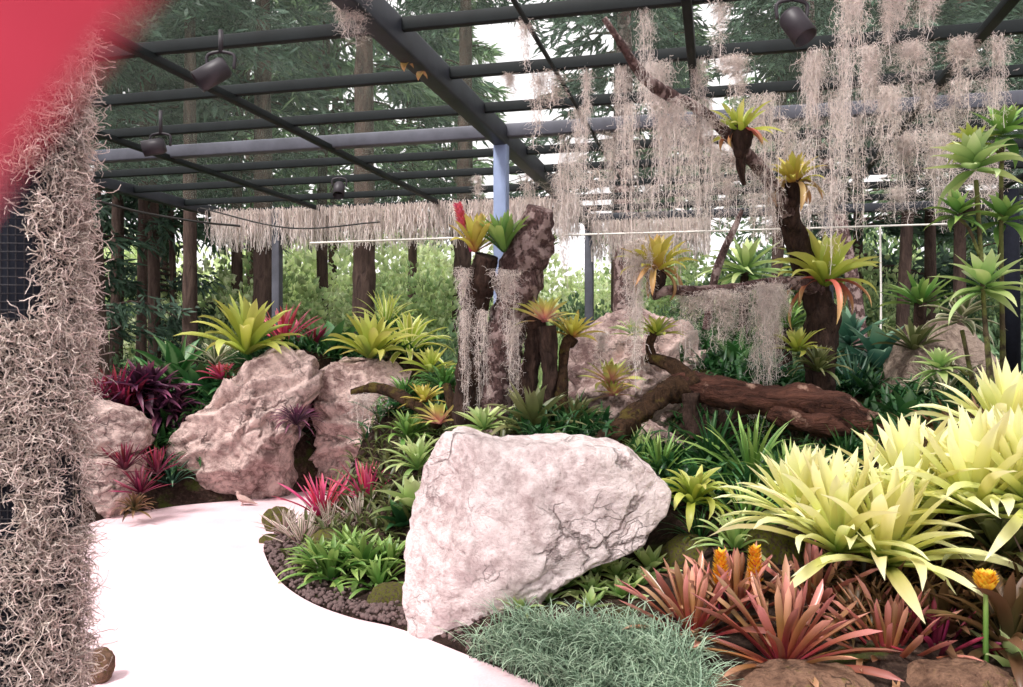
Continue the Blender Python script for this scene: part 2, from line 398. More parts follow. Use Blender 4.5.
LM('moss', [(0, (220, 206, 198)), (.5, (242, 230, 224)), (1, (250, 242, 238))], var=.2, trans=.35, rough=.85)
LM('moss_dense', [(0, (148, 130, 120)), (.5, (200, 182, 172)), (1, (228, 212, 204))], var=.42, trans=.15, rough=.85)
LM('flower_yellow', [(0, (230, 120, 40)), (.5, (240, 176, 40)), (1, (246, 206, 70))], var=.15, rough=.6)
LM('flower_pink', [(0, (170, 40, 70)), (1, (226, 110, 130))], var=.2)
M['rock'] = rockmat('rock', S(240, 224, 222), S(184, 162, 160), S(84, 68, 64), 1.)
M['rock_far'] = rockmat('rock_far', S(226, 198, 190), S(140, 112, 108), S(52, 38, 40), 1.1)
M['rock_brown'] = rockmat('rock_brown', S(158, 122, 100), S(104, 76, 62), S(48, 36, 32), 2.2, (.56, S(120, 116, 40)))
M['rock_mossy'] = rockmat('rock_mossy', S(130, 112, 92), S(92, 78, 62), S(46, 38, 34), 3., (.44, S(128, 128, 52)))
M['rock_grey'] = rockmat('rock_grey', S(176, 156, 142), S(118, 100, 90), S(58, 46, 42), 1.3, (.62, S(110, 116, 70)))
M['lava'] = plain('lava', S(98, 80, 78), .95, var=.4, scale=40)
M['bark'] = barkmat('bark', S(30, 22, 20), S(84, 64, 56))
M['bark_pink'] = barkmat('bark_pink', S(46, 33, 34), S(138, 108, 105), S(190, 164, 160), .5, 2.2, .45)
M['bark_log'] = barkmat('bark_log', S(34, 22, 19), S(102, 66, 55), S(188, 152, 134), .63, .8, .9, .12)
M['bark_mossy'] = barkmat('bark_mossy', S(34, 24, 18), S(88, 64, 46), S(100, 86, 42), .56, 1.3, .5)
M['bark_far'] = barkmat('bark_far', S(48, 38, 36), S(98, 80, 72), scale=.4)
M['bark_green'] = barkmat('bark_green', S(50, 44, 34), S(110, 96, 76), S(120, 124, 72), .45, .9, .4)
M['steel'] = plain('steel', S(40, 43, 50), .5, .2, .3, 6, .4)
M['steel_dark'] = plain('steel_dark', S(20, 25, 26), .6, 0, .3, 6, .2)
M['steel_grey'] = plain('steel_grey', S(74, 75, 84), .5, .1, .25, 5, .4)
M['post_blue'] = plain('post_blue', S(126, 140, 172), .5, 0, .12, 5, .4)
M['lamp_black'] = plain('lamp_black', S(42, 36, 42), .5, 0, .15, 20, .4)
M['lamp_lens'] = plain('lamp_lens', S(30, 28, 32), .2, 0, .1, 20, .6)
M['netting'] = plain('netting', S(34, 30, 34), .6, 0, .1, 20, .3)
M['shade_dark'] = plain('shade_dark', S(26, 28, 36), .9, 0, .2, 20, .1)
M['cord'] = plain('cord', S(226, 222, 214), .8, 0, .05)
M['cable'] = plain('cable', S(46, 44, 42), .7, 0, .05)
M['beak'] = plain('beak', S(70, 60, 60), .5)
M['feather'] = plain('feather', S(176, 146, 138), .85, 0, .18, 30)
M['nail'] = plain('nail', S(230, 120, 130), .35)
def make_specials():
    n = NT('finger_lit_skin'); f = n.noise(300, 4, .5, n.obj())
    x = n.n('ShaderNodeBsdfPrincipled'); n.l(n.ramp(f, [(.3, S(158, 32, 56)), (.7, S(172, 42, 66))]), x.inputs['Base Color']); x.inputs['Roughness'].default_value = .7  # red of light passing through the flesh, put into the skin colour
    M['finger_lit_skin'] = n.done(x.outputs[0])
    n = NT('concrete_path'); p = n.pos()
    f = n.noise(2.2, 6, .6, p); g = n.noise(70, 4, .6, p)
    col = n.ramp(n.math('MULTIPLY_ADD', g, .35, n.math('MULTIPLY', f, .65)), [(.35, S(214, 182, 186)), (.6, S(238, 208, 214))])
    M['concrete_path'] = n.done(n.bsdf(col, .85, n.bump(g, .25, .004), spec=.25))
    n = NT('garden_soil'); p = n.pos()
    f = n.noise(1.3, 6, .6, p); g = n.noise(28, 6, .7, p)
    col = n.ramp(n.math('MULTIPLY_ADD', g, .6, n.math('MULTIPLY', f, .4)), [(.35, S(28, 22, 20)), (.5, S(62, 48, 42)), (.65, S(104, 84, 74))])
    col = n.mix(n.ramp(n.noise(2.6, 5, .65, p), [(.55, (0, 0, 0)), (.66, (1, 1, 1))]), col, S(70, 80, 36))
    M['garden_soil'] = n.done(n.bsdf(col, .95, n.bump(g, 1., .05), spec=.1))
    n = NT('lawn_grass'); p = n.pos()
    f = n.noise(.5, 5, .6, p); g = n.noise(30, 5, .7, p)
    col = n.ramp(n.math('MULTIPLY_ADD', g, .5, n.math('MULTIPLY', f, .5)), [(.35, S(96, 120, 60)), (.6, S(176, 196, 120))])
    M['lawn_grass'] = n.done(n.bsdf(col, .95, n.bump(g, 1., .05), spec=.1))
    n = NT('shade_sheet'); f = n.noise(3, 4, .6, n.obj())
    d = n.n('ShaderNodeBsdfDiffuse'); d.inputs[0].default_value = (*S(150, 165, 150), 1)
    t2 = n.n('ShaderNodeBsdfTranslucent'); t2.inputs[0].default_value = (*S(150, 165, 150), 1)
    m1 = n.n('ShaderNodeMixShader'); m1.inputs[0].default_value = .5; n.l(d.outputs[0], m1.inputs[1]); n.l(t2.outputs[0], m1.inputs[2])
    tr = n.n('ShaderNodeBsdfTransparent'); m2 = n.n('ShaderNodeMixShader')
    n.l(n.ramp(f, [(.3, (.93, .93, .93)), (.7, (.97, .97, .97))]), m2.inputs[0]); n.l(m1.outputs[0], m2.inputs[1]); n.l(tr.outputs[0], m2.inputs[2])
    M['shade_sheet'] = n.done(m2.outputs[0])
make_specials()
# ------------------------------------------------------------------ path and ground
outer = [(-.75, -3), (-.85, .5), (-.95, 1.6), (-1.08, 2.2), (-1.75, 3.2), (-2.6, 4.6), (-3.35, 6.2), (-3.75, 7.4), G(170, 507), G(240, 500), G(300, 492), G(390, 487), (-.5, 9.6), (.4, 9.7)]
inner = [(.5, 8.5), (-.5, 8.35), (-1.3, 8.0), (-1.75, 7.5), (-1.98, 7.05), G(264, 545), G(268, 562), G(282, 583), G(310, 602), G(350, 617), G(400, 629), G(470, 656), G(545, 687), (.75, 3.2), (1.6, 2.2), (2.6, .8), (3.2, -3)]
def smooth(pts, n): return spline(np.array(pts), n)
OUT, INN = smooth(outer, 80), smooth(inner, 90)
PATH = np.concatenate([OUT, INN])
def path_sd(X, Y):
    """distance to the path's rim, negative on the path (vectorised)."""
    p = np.stack([np.ravel(X), np.ravel(Y)], -1)
    A = PATH; B = np.roll(PATH, -1, 0); ins = np.zeros(len(p), bool); dm = np.full(len(p), 1e9)
    for a, b in zip(A, B):
        ab = b-a; l2 = ab@ab
        if l2 < 1e-12: continue
        t = np.clip(((p-a)@ab)/l2, 0, 1); dm = np.minimum(dm, np.linalg.norm(p-a-t[:, None]*ab, axis=1))
        cond = (a[1] > p[:, 1]) != (b[1] > p[:, 1])
        xi = a[0]+(p[:, 1]-a[1])*(ab[0])/(ab[1] if abs(ab[1]) > 1e-9 else 1e-9)
        ins ^= cond & (p[:, 0] < xi)
    return np.where(ins, -dm, dm).reshape(np.shape(X))
CTRL = []        # (x, y, z) the bed is banked up to
def ground_z(X, Y):
    X = np.asarray(X, float); Y = np.asarray(Y, float)
    d = path_sd(X, Y)
    s = np.clip(d/2.4, 0, 1); s = s*s*(3-2*s)
    far = np.clip((Y-11)/5, 0, 1)
    z = .03+.5*s*(1-far)+.25*far
    if CTRL:
        c = np.array(CTRL); w = np.exp(-((X[..., None]-c[:, 0])**2+(Y[..., None]-c[:, 1])**2)/(2*.3**2))
        sw = w.sum(-1); zi = (w*c[:, 2]).sum(-1)/np.maximum(sw, 1e-9); k = np.clip(sw*1.3, 0, 1)
        edge = np.clip(d/.25, 0, 1)
        z = z*(1-k*edge)+zi*k*edge
    return np.where(d < .0, -.12, z*np.clip(d/.12, .25, 1))

# ------------------------------------------------------------------ plants
PL = []
def pl(px, py, Y, r, kind, mat, label, name='bromeliad', cat=None, ground=True, group=None, tilt=0, spike=None, sz=1., extra=None):
    """a plant whose base shows at pixel px,py, Y metres away, with leaves about r pixels long."""
    PL.append(dict(px=px, py=py, Y=Y, r=r, kind=kind, mat=mat, label=label, name=name, cat=cat or ('bromeliad' if name == 'bromeliad' else 'plant'), group=group, tilt=tilt, spike=spike, sz=sz, extra=extra))
    if ground:
        p = W(px, py, Y); CTRL.append((p.x, p.y, p.z))

# copper red rosettes in the near bed
pl(693, 645, 4.05, 92, 'copper', 'leaf_copper', 'copper red bromeliad beside the blue-green grass, next to the two yellow flower spikes')
pl(783, 673, 3.75, 108, 'copper', 'leaf_copper', 'largest copper pink bromeliad fanning out just behind the front brown stone')
pl(735, 622, 4.25, 82, 'copper', 'leaf_copper', 'coppery bromeliad that carries two yellow flower spikes', spike='two')
pl(812, 622, 4.2, 82, 'copper', 'leaf_copper', 'reddish bromeliad tucked under the drooping tips of the yellow bromeliads')
pl(888, 672, 3.8, 92, 'copper', 'leaf_copper', 'dark red bromeliad between the two front stones, below the yellow clump', sz=1.)
pl(945, 650, 3.9, 88, 'strap', 'leaf_bronze', 'bronze green bromeliad with one round orange flower head', spike='ball')
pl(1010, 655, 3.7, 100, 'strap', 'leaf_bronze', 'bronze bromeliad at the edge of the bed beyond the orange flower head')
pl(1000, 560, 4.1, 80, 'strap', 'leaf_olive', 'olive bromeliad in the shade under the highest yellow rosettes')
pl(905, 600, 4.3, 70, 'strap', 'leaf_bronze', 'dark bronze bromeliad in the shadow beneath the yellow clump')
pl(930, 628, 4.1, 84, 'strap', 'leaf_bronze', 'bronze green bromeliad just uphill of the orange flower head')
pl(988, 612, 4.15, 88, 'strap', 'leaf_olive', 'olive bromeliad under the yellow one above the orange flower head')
pl(862, 640, 4.1, 70, 'copper', 'leaf_copper', 'small coppery bromeliad under the lowest hanging yellow leaves')
pl(935, 668, 3.8, 70, 'copper', 'leaf_maroon', 'dark maroon bromeliad close to the orange flower head')
pl(1015, 680, 3.6, 60, 'broad', 'leaf_pale', 'pale broad-leaved plant at the picture edge behind the front stone', 'broadleaf_plant')
pl(296, 425, 8.2, 30, 'tuft', 'leaf_purple', 'dark hanging tuft in the seam between the rear rocks', ground=False)
# pale yellow clump
pl(800, 525, 4.5, 90, 'yellow', 'leaf_yellow', 'pale yellow bromeliad at the log end of the big yellow clump')
pl(838, 552, 4.2, 112, 'yellow', 'leaf_yellow', 'pale yellow bromeliad hanging lowest over the copper red ones')
pl(885, 565, 4.15, 118, 'yellow', 'leaf_yellow', 'pale yellow bromeliad in the lower middle of the yellow clump')
pl(915, 508, 4.4, 104, 'yellow', 'leaf_yellow', 'pale yellow bromeliad in the centre of the yellow clump')
pl(978, 515, 4.1, 120, 'yellow', 'leaf_yellow', 'pale yellow bromeliad above the orange flower head')
pl(1003, 445, 4.6, 92, 'yellow', 'leaf_yellow', 'pale yellow bromeliad highest in the clump, below the tall leafy stems')
pl(1030, 505, 4.0, 110, 'yellow', 'leaf_yellow', 'pale yellow bromeliad cut by the picture edge beside the clump')
# middle bed, green
pl(692, 505, 5.0, 56, 'droop', 'leaf_lime', 'yellow green bromeliad with hooked leaves beside the big pale boulder')
pl(735, 553, 4.7, 50, 'strap', 'leaf_pale', 'light green bromeliad just behind the yellow flower spikes')
pl(700, 545, 4.9, 42, 'blade', 'leaf_dark', 'dark green strap-leaved plant under the hooked yellow green bromeliad', 'strap_leaf_plant')
pl(752, 490, 5.5, 85, 'blade', 'leaf_green', 'tall green strap-leaved plant under the middle of the fallen log', 'strap_leaf_plant')
pl(712, 470, 5.8, 70, 'blade', 'leaf_dark', 'dark strap-leaved plant below the crook of the fallen log', 'strap_leaf_plant')
pl(790, 505, 5.3, 72, 'blade', 'leaf_green', 'green strap-leaved plant between the log and the yellow clump', 'strap_leaf_plant')
pl(745, 530, 4.9, 60, 'blade', 'leaf_green', 'green strap-leaved plant behind the light green bromeliad', 'strap_leaf_plant')
pl(660, 480, 5.6, 55, 'blade', 'leaf_green', 'green strap-leaved plant peeping over the boulder by the log foot', 'strap_leaf_plant')
pl(640, 462, 5.8, 40, 'blade', 'leaf_pale', 'pale grassy plant between the boulder top and the log', 'strap_leaf_plant')
pl(850, 480, 5.6, 60, 'blade', 'leaf_dark', 'dark strap-leaved plant under the broken end of the log', 'strap_leaf_plant')
for i, (x, y, r, w) in enumerate([(520, 615, 24, 'nearest the grass and the boulder foot'), (565, 592, 26, 'tallest, close against the boulder'), (595, 577, 30, 'right under the boulder overhang'),
        (591, 597, 26, 'in the middle of its patch'), (622, 602, 28, 'beside the copper red leaves'), (590, 612, 24, 'at the upper rim of the grass'), (650, 575, 32, 'by the dark mossy stone'),
        (548, 606, 22, 'between the tallest one and the grass'), (616, 581, 25, 'behind the middle one'), (640, 590, 24, 'half hidden by copper leaves')]):
    pl(x, y-3, 4.75-(y-575)*.009, r*1.25, 'small', 'leaf_pale', 'small pale green rosette plant '+w, 'rosette_plant')
# island by the path
pl(322, 518, 6.9, 50, 'spiky', 'leaf_red', 'bright crimson bromeliad on the island tip, nearer the path bend', sz=1)
pl(366, 503, 6.9, 46, 'spiky', 'leaf_red', 'bright crimson bromeliad behind its twin, beside the broad pale leaves')
pl(302, 548, 6.5, 42, 'spiky', 'leaf_pinkwhite', 'grey pink striped bromeliad at the path edge below the crimson one')
pl(328, 533, 6.7, 40, 'spiky', 'leaf_pinkwhite', 'pink white striped bromeliad between the crimson one and the green clump')
pl(360, 530, 6.6, 40, 'spiky', 'leaf_pinkwhite', 'pink white striped bromeliad below the rear crimson one')
pl(285, 536, 6.75, 32, 'spiky', 'leaf_pinkwhite', 'grey striped bromeliad nearest the mossy tip stone')
for x, y, r, w in [(362, 578, 48, 'largest of the island clump'), (330, 583, 46, 'lowest, hanging over the lava edging'), (350, 562, 38, 'behind the largest one'), (390, 577, 42, 'touching the big boulder'), (380, 595, 40, 'below the mossy lump by the boulder'), (318, 572, 36, 'closest to the path bend')]:
    pl(x, y, 5.9-(y-570)*.012, r*1.15, 'strap', 'leaf_green', 'bright green bromeliad '+w)
pl(412, 512, 6.2, 44, 'broad', 'leaf_pale', 'broad pale green leaves against the side of the big boulder', 'broadleaf_plant')
pl(402, 528, 6.2, 34, 'broad', 'leaf_dark', 'dark broad-leaved plant under the broad pale leaves', 'broadleaf_plant')
pl(418, 470, 6.6, 42, 'strap', 'leaf_pale', 'pale strap-leaved bromeliad peeping over the boulder shoulder')
pl(395, 480, 7.2, 36, 'strap', 'leaf_olive', 'olive bromeliad between the rear rocks and the big boulder')
# by the trunks
pl(424, 402, 7.2, 26, 'star', 'leaf_yelloworange', 'small yellow bromeliad below the mossy twig')
pl(440, 424, 6.7, 32, 'star', 'leaf_yellowpink', 'orange and yellow bromeliad just above the boulder shoulder')
pl(430, 372, 8.2, 34, 'star', 'leaf_lime', 'small bright yellow bromeliad low among the ferns behind the trunks')
pl(484, 430, 6.0, 36, 'star', 'leaf_pale', 'pale green bromeliad on the crest of the boulder by the trunk foot')
pl(532, 432, 5.9, 58, 'big', 'leaf_olive', 'large olive green bromeliad behind the boulder crest')
pl(575, 428, 6.1, 40, 'strap', 'leaf_olive', 'dull green bromeliad between the olive one and the log foot')
pl(408, 440, 7.0, 36, 'strap', 'leaf_green', 'green bromeliad under the mossy twig beside the rear rocks')
pl(424, 440, 7.4, 30, 'tuft', 'fern', 'feathery fern behind the boulder shoulder', 'fern')
pl(405, 405, 8.0, 40, 'tuft', 'fern', 'feathery fern between the rear rocks and the twin trunks', 'fern')
pl(445, 392, 7.8, 40, 'tuft', 'fern', 'feathery fern close to the foot of the slimmer trunk', 'fern')
# on the trunks, rocks and dead tree (they grow on what carries them)
T = dict(ground=False)
pl(474, 252, 6.3, 40, 'vase', 'leaf_yelloworange', 'yellow green bromeliad with a pink flower atop the slimmer trunk', spike='pink', **T)
pl(504, 252, 6.25, 40, 'vase', 'leaf_green', 'upright green bromeliad between the tops of the twin trunks', **T)
pl(545, 322, 6.2, 36, 'star', 'leaf_yellowpink', 'star-shaped bromeliad with a pink heart on a short stump', **T)
pl(572, 338, 6.4, 34, 'star', 'leaf_yelloworange', 'yellow star-shaped bromeliad beside the pink-hearted one', **T)
pl(548, 250, 6.4, 18, 'vase', 'leaf_green', 'tiny green bromeliad on the shoulder of the thick trunk', **T)
pl(610, 384, 7.15, 34, 'star', 'leaf_yellowpink', 'upper of two yellow pink bromeliads on the sloping rear rock', **T)
pl(613, 396, 7.1, 24, 'star', 'leaf_yellowpink', 'lower of two yellow pink bromeliads on the sloping rear rock', **T)
pl(656, 336, 6.2, 30, 'star', 'leaf_lime', 'lime green bromeliad on the upright stub of the log', **T)
pl(634, 336, 7.2, 24, 'star', 'leaf_pale', 'pale green bromeliad at the top of the sloping rear rock', **T)
pl(655, 274, 6.1, 44, 'crown', 'leaf_yelloworange', 'golden bromeliad at the tip of the horizontal mossy limb', extra='dry', **T)
pl(823, 286, 6.5, 58, 'crown', 'leaf_lime', 'large lime bromeliad with drooping red leaves on the stout dead stem', extra='red', **T)
pl(797, 352, 6.35, 34, 'star', 'leaf_lime', 'bright lime bromeliad on the side of the stout dead stem', **T)
pl(818, 372, 6.3, 34, 'strap', 'leaf_olive', 'olive bromeliad low on the stout dead stem', **T)
pl(794, 186, 6.25, 36, 'crown', 'leaf_yelloworange', 'orange yellow bromeliad on the broken top of the leaning trunk', extra='dry', **T)
pl(740, 134, 5.5, 40, 'star', 'leaf_lime', 'topmost yellow bromeliad, perched on the bare sloping branch', extra='cup', **T)
pl(788, 330, 7.1, 36, 'strap', 'leaf_green', 'green bromeliad just behind the stout dead stem', extra='stem', **T)
# left bank
pl(246, 354, 8.9, 62, 'crown', 'leaf_lime', 'big lime green bromeliad on top of the large rear rock', **T)
pl(284, 344, 9.6, 44, 'spiky', 'leaf_pinkred', 'pink red bromeliad behind the big lime one')
pl(313, 352, 9.9, 30, 'spiky', 'leaf_maroon', 'maroon bromeliad between the lime ones above the rear rocks')
pl(370, 358, 9.2, 50, 'crown', 'leaf_lime', 'yellow green bromeliad on the flat rear rock', **T)
pl(408, 356, 9.8, 52, 'strap', 'leaf_limestripe', 'yellow striped bromeliad beyond the flat rear rock')
pl(385, 330, 10.5, 44, 'blade', 'leaf_limestripe', 'cream striped plant behind the yellow striped one', 'strap_leaf_plant')
pl(222, 380, 9.2, 26, 'star', 'leaf_pinkred', 'small red bromeliad wedged against the top of the large rear rock')
pl(216, 366, 9.6, 34, 'star', 'leaf_variegated', 'cream edged bromeliad under the big lime one')
pl(186, 422, 9.6, 28, 'spiky', 'leaf_pinkred', 'pink bromeliad at the foot gap between the two rear rocks')
pl(125, 470, 7.6, 32, 'spiky', 'leaf_maroon', 'maroon bromeliad highest on the narrow rock by the column')
pl(157, 474, 7.7, 30, 'spiky', 'leaf_maroon', 'maroon bromeliad leaning towards the dove')
pl(141, 494, 7.5, 30, 'spiky', 'leaf_maroon', 'reddest maroon bromeliad lowest beside the path edge', sz=1)
pl(134, 512, 7.4, 24, 'strap', 'leaf_bronze', 'bronze bromeliad at the path edge below the maroon ones')
pl(146, 400, 8.9, 52, 'head', 'leaf_purple', 'dark purple shrub behind the narrow rock', 'cordyline')
pl(118, 406, 8.7, 46, 'spiky', 'leaf_maroon', 'red and purple spiky shrub beside the moss column', 'cordyline')
pl(166, 412, 9.0, 44, 'head', 'leaf_purple', 'lower purple shrub close to the large rear rock', 'cordyline')
pl(152, 444, 9.3, 42, 'blade', 'leaf_dark', 'dark green strap-leaved plant between the two rear rocks', 'strap_leaf_plant')
pl(180, 436, 9.7, 38, 'blade', 'leaf_blue', 'bluish strap-leaved plant against the large rear rock', 'strap_leaf_plant')
pl(150, 474, 8.5, 44, 'blade', 'leaf_dark', 'dark strap-leaved plant low in the gap behind the maroon bromeliads', 'strap_leaf_plant')
pl(172, 486, 8.3, 34, 'blade', 'leaf_blue', 'bluish strap-leaved plant at the near corner of the large rear rock', 'strap_leaf_plant')
pl(164, 456, 8.9, 42, 'blade', 'leaf_dark', 'dark strap-leaved plant under the lower purple shrub', 'strap_leaf_plant')
pl(178, 384, 9.6, 56, 'broad', 'leaf_broad_green', 'tall big-leaved plant beneath the slender tree trunks', 'broadleaf_plant')
pl(200, 402, 9.3, 48, 'broad', 'leaf_dark', 'dark big-leaved plant behind the slope of the rear rock', 'broadleaf_plant')
pl(155, 392, 10.2, 44, 'broad', 'leaf_broad_green', 'big-leaved plant behind the purple shrubs', 'broadleaf_plant')
pl(262, 362, 10.2, 48, 'broad', 'leaf_dark', 'dark big-leaved plant behind the big lime bromeliad', 'broadleaf_plant')
pl(330, 368, 10.2, 60, 'broad', 'leaf_dark', 'dark leafy plant in the gap between the rear rocks', 'broadleaf_plant')
pl(300, 362, 10.0, 36, 'spiky', 'leaf_purple', 'purple bromeliad above the seam of the rear rocks')
# behind, to the east of the trunks
pl(921, 306, 7.0, 42, 'star', 'leaf_green', 'green bromeliad above the grey outcrop, nearest the leafy stems', extra='stem', **T)
pl(914, 350, 6.8, 40, 'star', 'leaf_olive', 'olive green bromeliad sitting on the grey outcrop', **T)
pl(945, 395, 6.1, 46, 'star', 'leaf_variegated', 'cream and green bromeliad in front of the grey outcrop')
pl(880, 372, 7.6, 60, 'broad', 'leaf_blue', 'bluish broad-leaved plant beside the grey outcrop', 'broadleaf_plant')
pl(855, 400, 7.4, 58, 'blade', 'leaf_blue', 'bluish strap-leaved plant behind the stout dead stem', 'strap_leaf_plant')
pl(850, 350, 8.2, 56, 'head', 'leaf_blue', 'dark bluish shrub below the white hanging cord', 'leafy_plant', extra='stem', **T)
pl(740, 372, 7.6, 52, 'broad', 'leaf_broad_green', 'broad-leaved plant behind the moss of the horizontal limb', 'broadleaf_plant')
pl(705, 362, 7.8, 46, 'blade', 'leaf_dark', 'dark strap-leaved plant above the crook of the log', 'strap_leaf_plant')
pl(765, 385, 7.0, 44, 'blade', 'leaf_blue', 'bluish strap-leaved plant above the middle of the log', 'strap_leaf_plant')
pl(905, 430, 5.7, 46, 'broad', 'leaf_dark', 'dark broad-leaved plant between the log end and the yellow clump', 'broadleaf_plant')
pl(960, 430, 5.4, 50, 'blade', 'leaf_dark', 'dark strap-leaved plant behind the highest yellow bromeliad', 'strap_leaf_plant')
pl(745, 275, 9.6, 52, 'head', 'leaf_pale', 'pale bushy plant far behind the horizontal limb', 'leafy_plant', extra='stem', **T)

# ------------------------------------------------------------------ ground meshes
def build_ground():
    xs = np.concatenate([np.linspace(-18, -4.2, 34), np.linspace(-4.1, 4.6, 150), np.linspace(4.8, 18, 32)])
    ys = np.concatenate([np.linspace(-3, 2.8, 24), np.linspace(2.9, 10.8, 140), np.linspace(11, 16, 22)])
    X, Y = np.meshgrid(xs, ys); Z = ground_z(X, Y)
    for i in range(Z.shape[0]):
        for j in range(Z.shape[1]):
            if Z[i, j] > -.05: Z[i, j] += .05*noise.fractal(Vector((X[i, j]*2.2, Y[i, j]*2.2, 1)), 1, 2, 4)*min(1, Z[i, j]*6)
    V = np.stack([X, Y, Z], -1).reshape(-1, 3); r, c = X.shape
    idx = np.arange(r*c).reshape(r, c)
    Q = np.stack([idx[:-1, :-1], idx[:-1, 1:], idx[1:, 1:], idx[1:, :-1]], -1).reshape(-1, 4)
    struct('ground', mesh('ground', V, Q), M['garden_soil'])
    V = []
    n = 40
    xs = np.linspace(-70, 70, 60); ys = np.concatenate([np.linspace(14.6, 110, 50)])
    X, Y = np.meshgrid(xs, ys); Z = .22+.02*(Y-15)*np.clip((Y-18)/30, 0, 1)
    idx = np.arange(X.size).reshape(X.shape)
    struct('lawn', mesh('lawn', np.stack([X, Y, Z], -1).reshape(-1, 3), np.stack([idx[:-1, :-1], idx[:-1, 1:], idx[1:, 1:], idx[1:, :-1]], -1).reshape(-1, 4)), M['lawn_grass'])
    # path slab
    import bmesh
    bm = bmesh.new(); vs = [bm.verts.new((p[0], p[1], 0)) for i, p in enumerate(PATH) if np.linalg.norm(p-PATH[i-1]) > 1e-4]
    f = bm.faces.new(vs); bmesh.ops.triangulate(bm, faces=[f])
    bmesh.ops.recalc_face_normals(bm, faces=bm.faces)
    ex = bmesh.ops.extrude_face_region(bm, geom=bm.faces[:])
    bmesh.ops.translate(bm, vec=(0, 0, -.1), verts=[v for v in ex['geom'] if isinstance(v, bmesh.types.BMVert)])
    bmesh.ops.recalc_face_normals(bm, faces=bm.faces)
    me = bpy.data.meshes.new('path'); bm.to_mesh(me); bm.free()
    struct('path', me, M['concrete_path'])
build_ground()
def gz(x, y): return float(ground_z(np.array([x]), np.array([y]))[0])

# ------------------------------------------------------------------ rocks
def boulder(px, Y, half, mat, label, name='boulder', **k):
    me, c = outline_rock(name, px, Y, half, **k)
    return thing(name, me, M[mat], label, 'rock', loc=c)
boulder([(402, 600), (407, 530), (424, 465), (440, 436), (457, 426), (500, 437), (560, 434), (622, 441), (655, 470), (674, 490), (668, 512), (640, 540), (600, 557), (555, 582), (520, 606), (480, 640), (437, 668), (404, 655)], 4.75, .42, 'rock', 'large pale pinkish boulder standing between the path and the grass', sub=6, seed=3, amp=.06, crack=.03, fr=1.5, boxy=4., ledge=.02)
boulder([(170, 482), (176, 440), (200, 414), (235, 378), (262, 348), (285, 344), (316, 358), (328, 384), (304, 412), (294, 450), (290, 506), (240, 510), (172, 510)], 8.85, .7, 'rock_far', 'large sloping rear rock topped by the big lime bromeliad', sub=6, seed=11, amp=.06, crack=.09, fr=1.7, ledge=.13, boxy=3.4)
boulder([(316, 372), (340, 357), (385, 358), (412, 370), (410, 420), (404, 475), (380, 498), (322, 504), (314, 440)], 9.4, .7, 'rock_far', 'flat-topped rear rock beside the sloping one, at the far end of the path', sub=6, seed=5, amp=.065, crack=.09, fr=1.8, ledge=.14, boxy=3.4)
boulder([(294, 400), (316, 398), (322, 450), (318, 505), (292, 506), (288, 450)], 9.5, .3, 'rock_far', 'narrow upright block in the dark seam between the two large rear rocks', sub=5, seed=17, amp=.07, crack=.05, ledge=.08)
boulder([(55, 415), (95, 400), (125, 408), (145, 424), (146, 448), (130, 456), (60, 458)], 8.0, .5, 'rock_far', 'upper block of the narrow rock behind the moss column', sub=5, seed=8, amp=.05, crack=.05, ledge=.09)
boulder([(50, 456), (100, 452), (140, 456), (136, 492), (122, 524), (70, 530), (46, 500)], 7.9, .5, 'rock_far', 'lower block of the narrow rock behind the moss column', sub=5, seed=9, amp=.06, crack=.06, ledge=.1)
boulder([(566, 345), (590, 325), (608, 312), (640, 306), (690, 326), (712, 380), (705, 440), (640, 460), (580, 455), (566, 400)], 8.0, .75, 'rock_far', 'sloping rear rock behind the fallen log with two yellow pink bromeliads', sub=6, seed=14, amp=.06, crack=.08, fr=1.9, ledge=.13, boxy=3.)
boulder([(612, 450), (645, 416), (682, 440), (692, 462), (670, 485), (620, 480)], 6.5, .35, 'rock_far', 'pale angular rock under the foot of the log', sub=5, seed=21, amp=.08, crack=.07)
boulder([(876, 430), (888, 380), (903, 340), (932, 317), (962, 328), (988, 360), (990, 430), (930, 460)], 7.0, .5, 'rock_grey', 'grey outcrop behind the yellow bromeliad clump', sub=5, seed=25, amp=.09, crack=.07, fr=2.)
boulder([(672, 705), (718, 680), (790, 667), (850, 668), (884, 690), (850, 735), (700, 740)], 3.5, .22, 'rock_brown', 'brown mossy front stone below the copper red bromeliads', 'stone', sub=5, seed=31, amp=.06, crack=.05)
boulder([(886, 695), (930, 668), (985, 662), (1045, 690), (1000, 735), (900, 735)], 3.5, .22, 'rock_brown', 'brown front stone below the orange flower head', 'stone', sub=5, seed=33, amp=.06, crack=.05)
def stonepx(px, py, Y, r, mat, label, seed, sq=(1, .9, .8)):
    o = thing('stone', stone('stone', seed, 4, .14, .05, sq), M[mat], label, 'stone', loc=W(px, py, Y), scale=r*Y/F)
    p = W(px, py, Y); return o
stonepx(100, 668, 3.97, 18, 'rock_brown', 'rounded brown stone at the foot of the moss column by the path', 41, (.7, .8, 1.1))
for i, (x, y, Y, r, w) in enumerate([(279, 520, 7.2, 16, 'mossy stone at the tip of the planted island'), (271, 545, 6.75, 13, 'smaller mossy stone on the path bend of the island'), (328, 548, 6.35, 24, 'yellow mossy lump between the striped and green bromeliads'), (392, 604, 5.35, 26, 'mossy lump against the foot of the big boulder'), (685, 558, 4.85, 28, 'dark stone behind the copper red bromeliads'), (772, 550, 4.7, 32, 'dark mossy stone under the yellow bromeliad at the log end'), (305, 580, 6.0, 20, 'mossy stone just above the lava edging'), (612, 562, 5.1, 20, 'dark stone wedged beneath the boulder overhang')]):
    stonepx(x, y, Y, r, 'rock_mossy', w, 50+i)
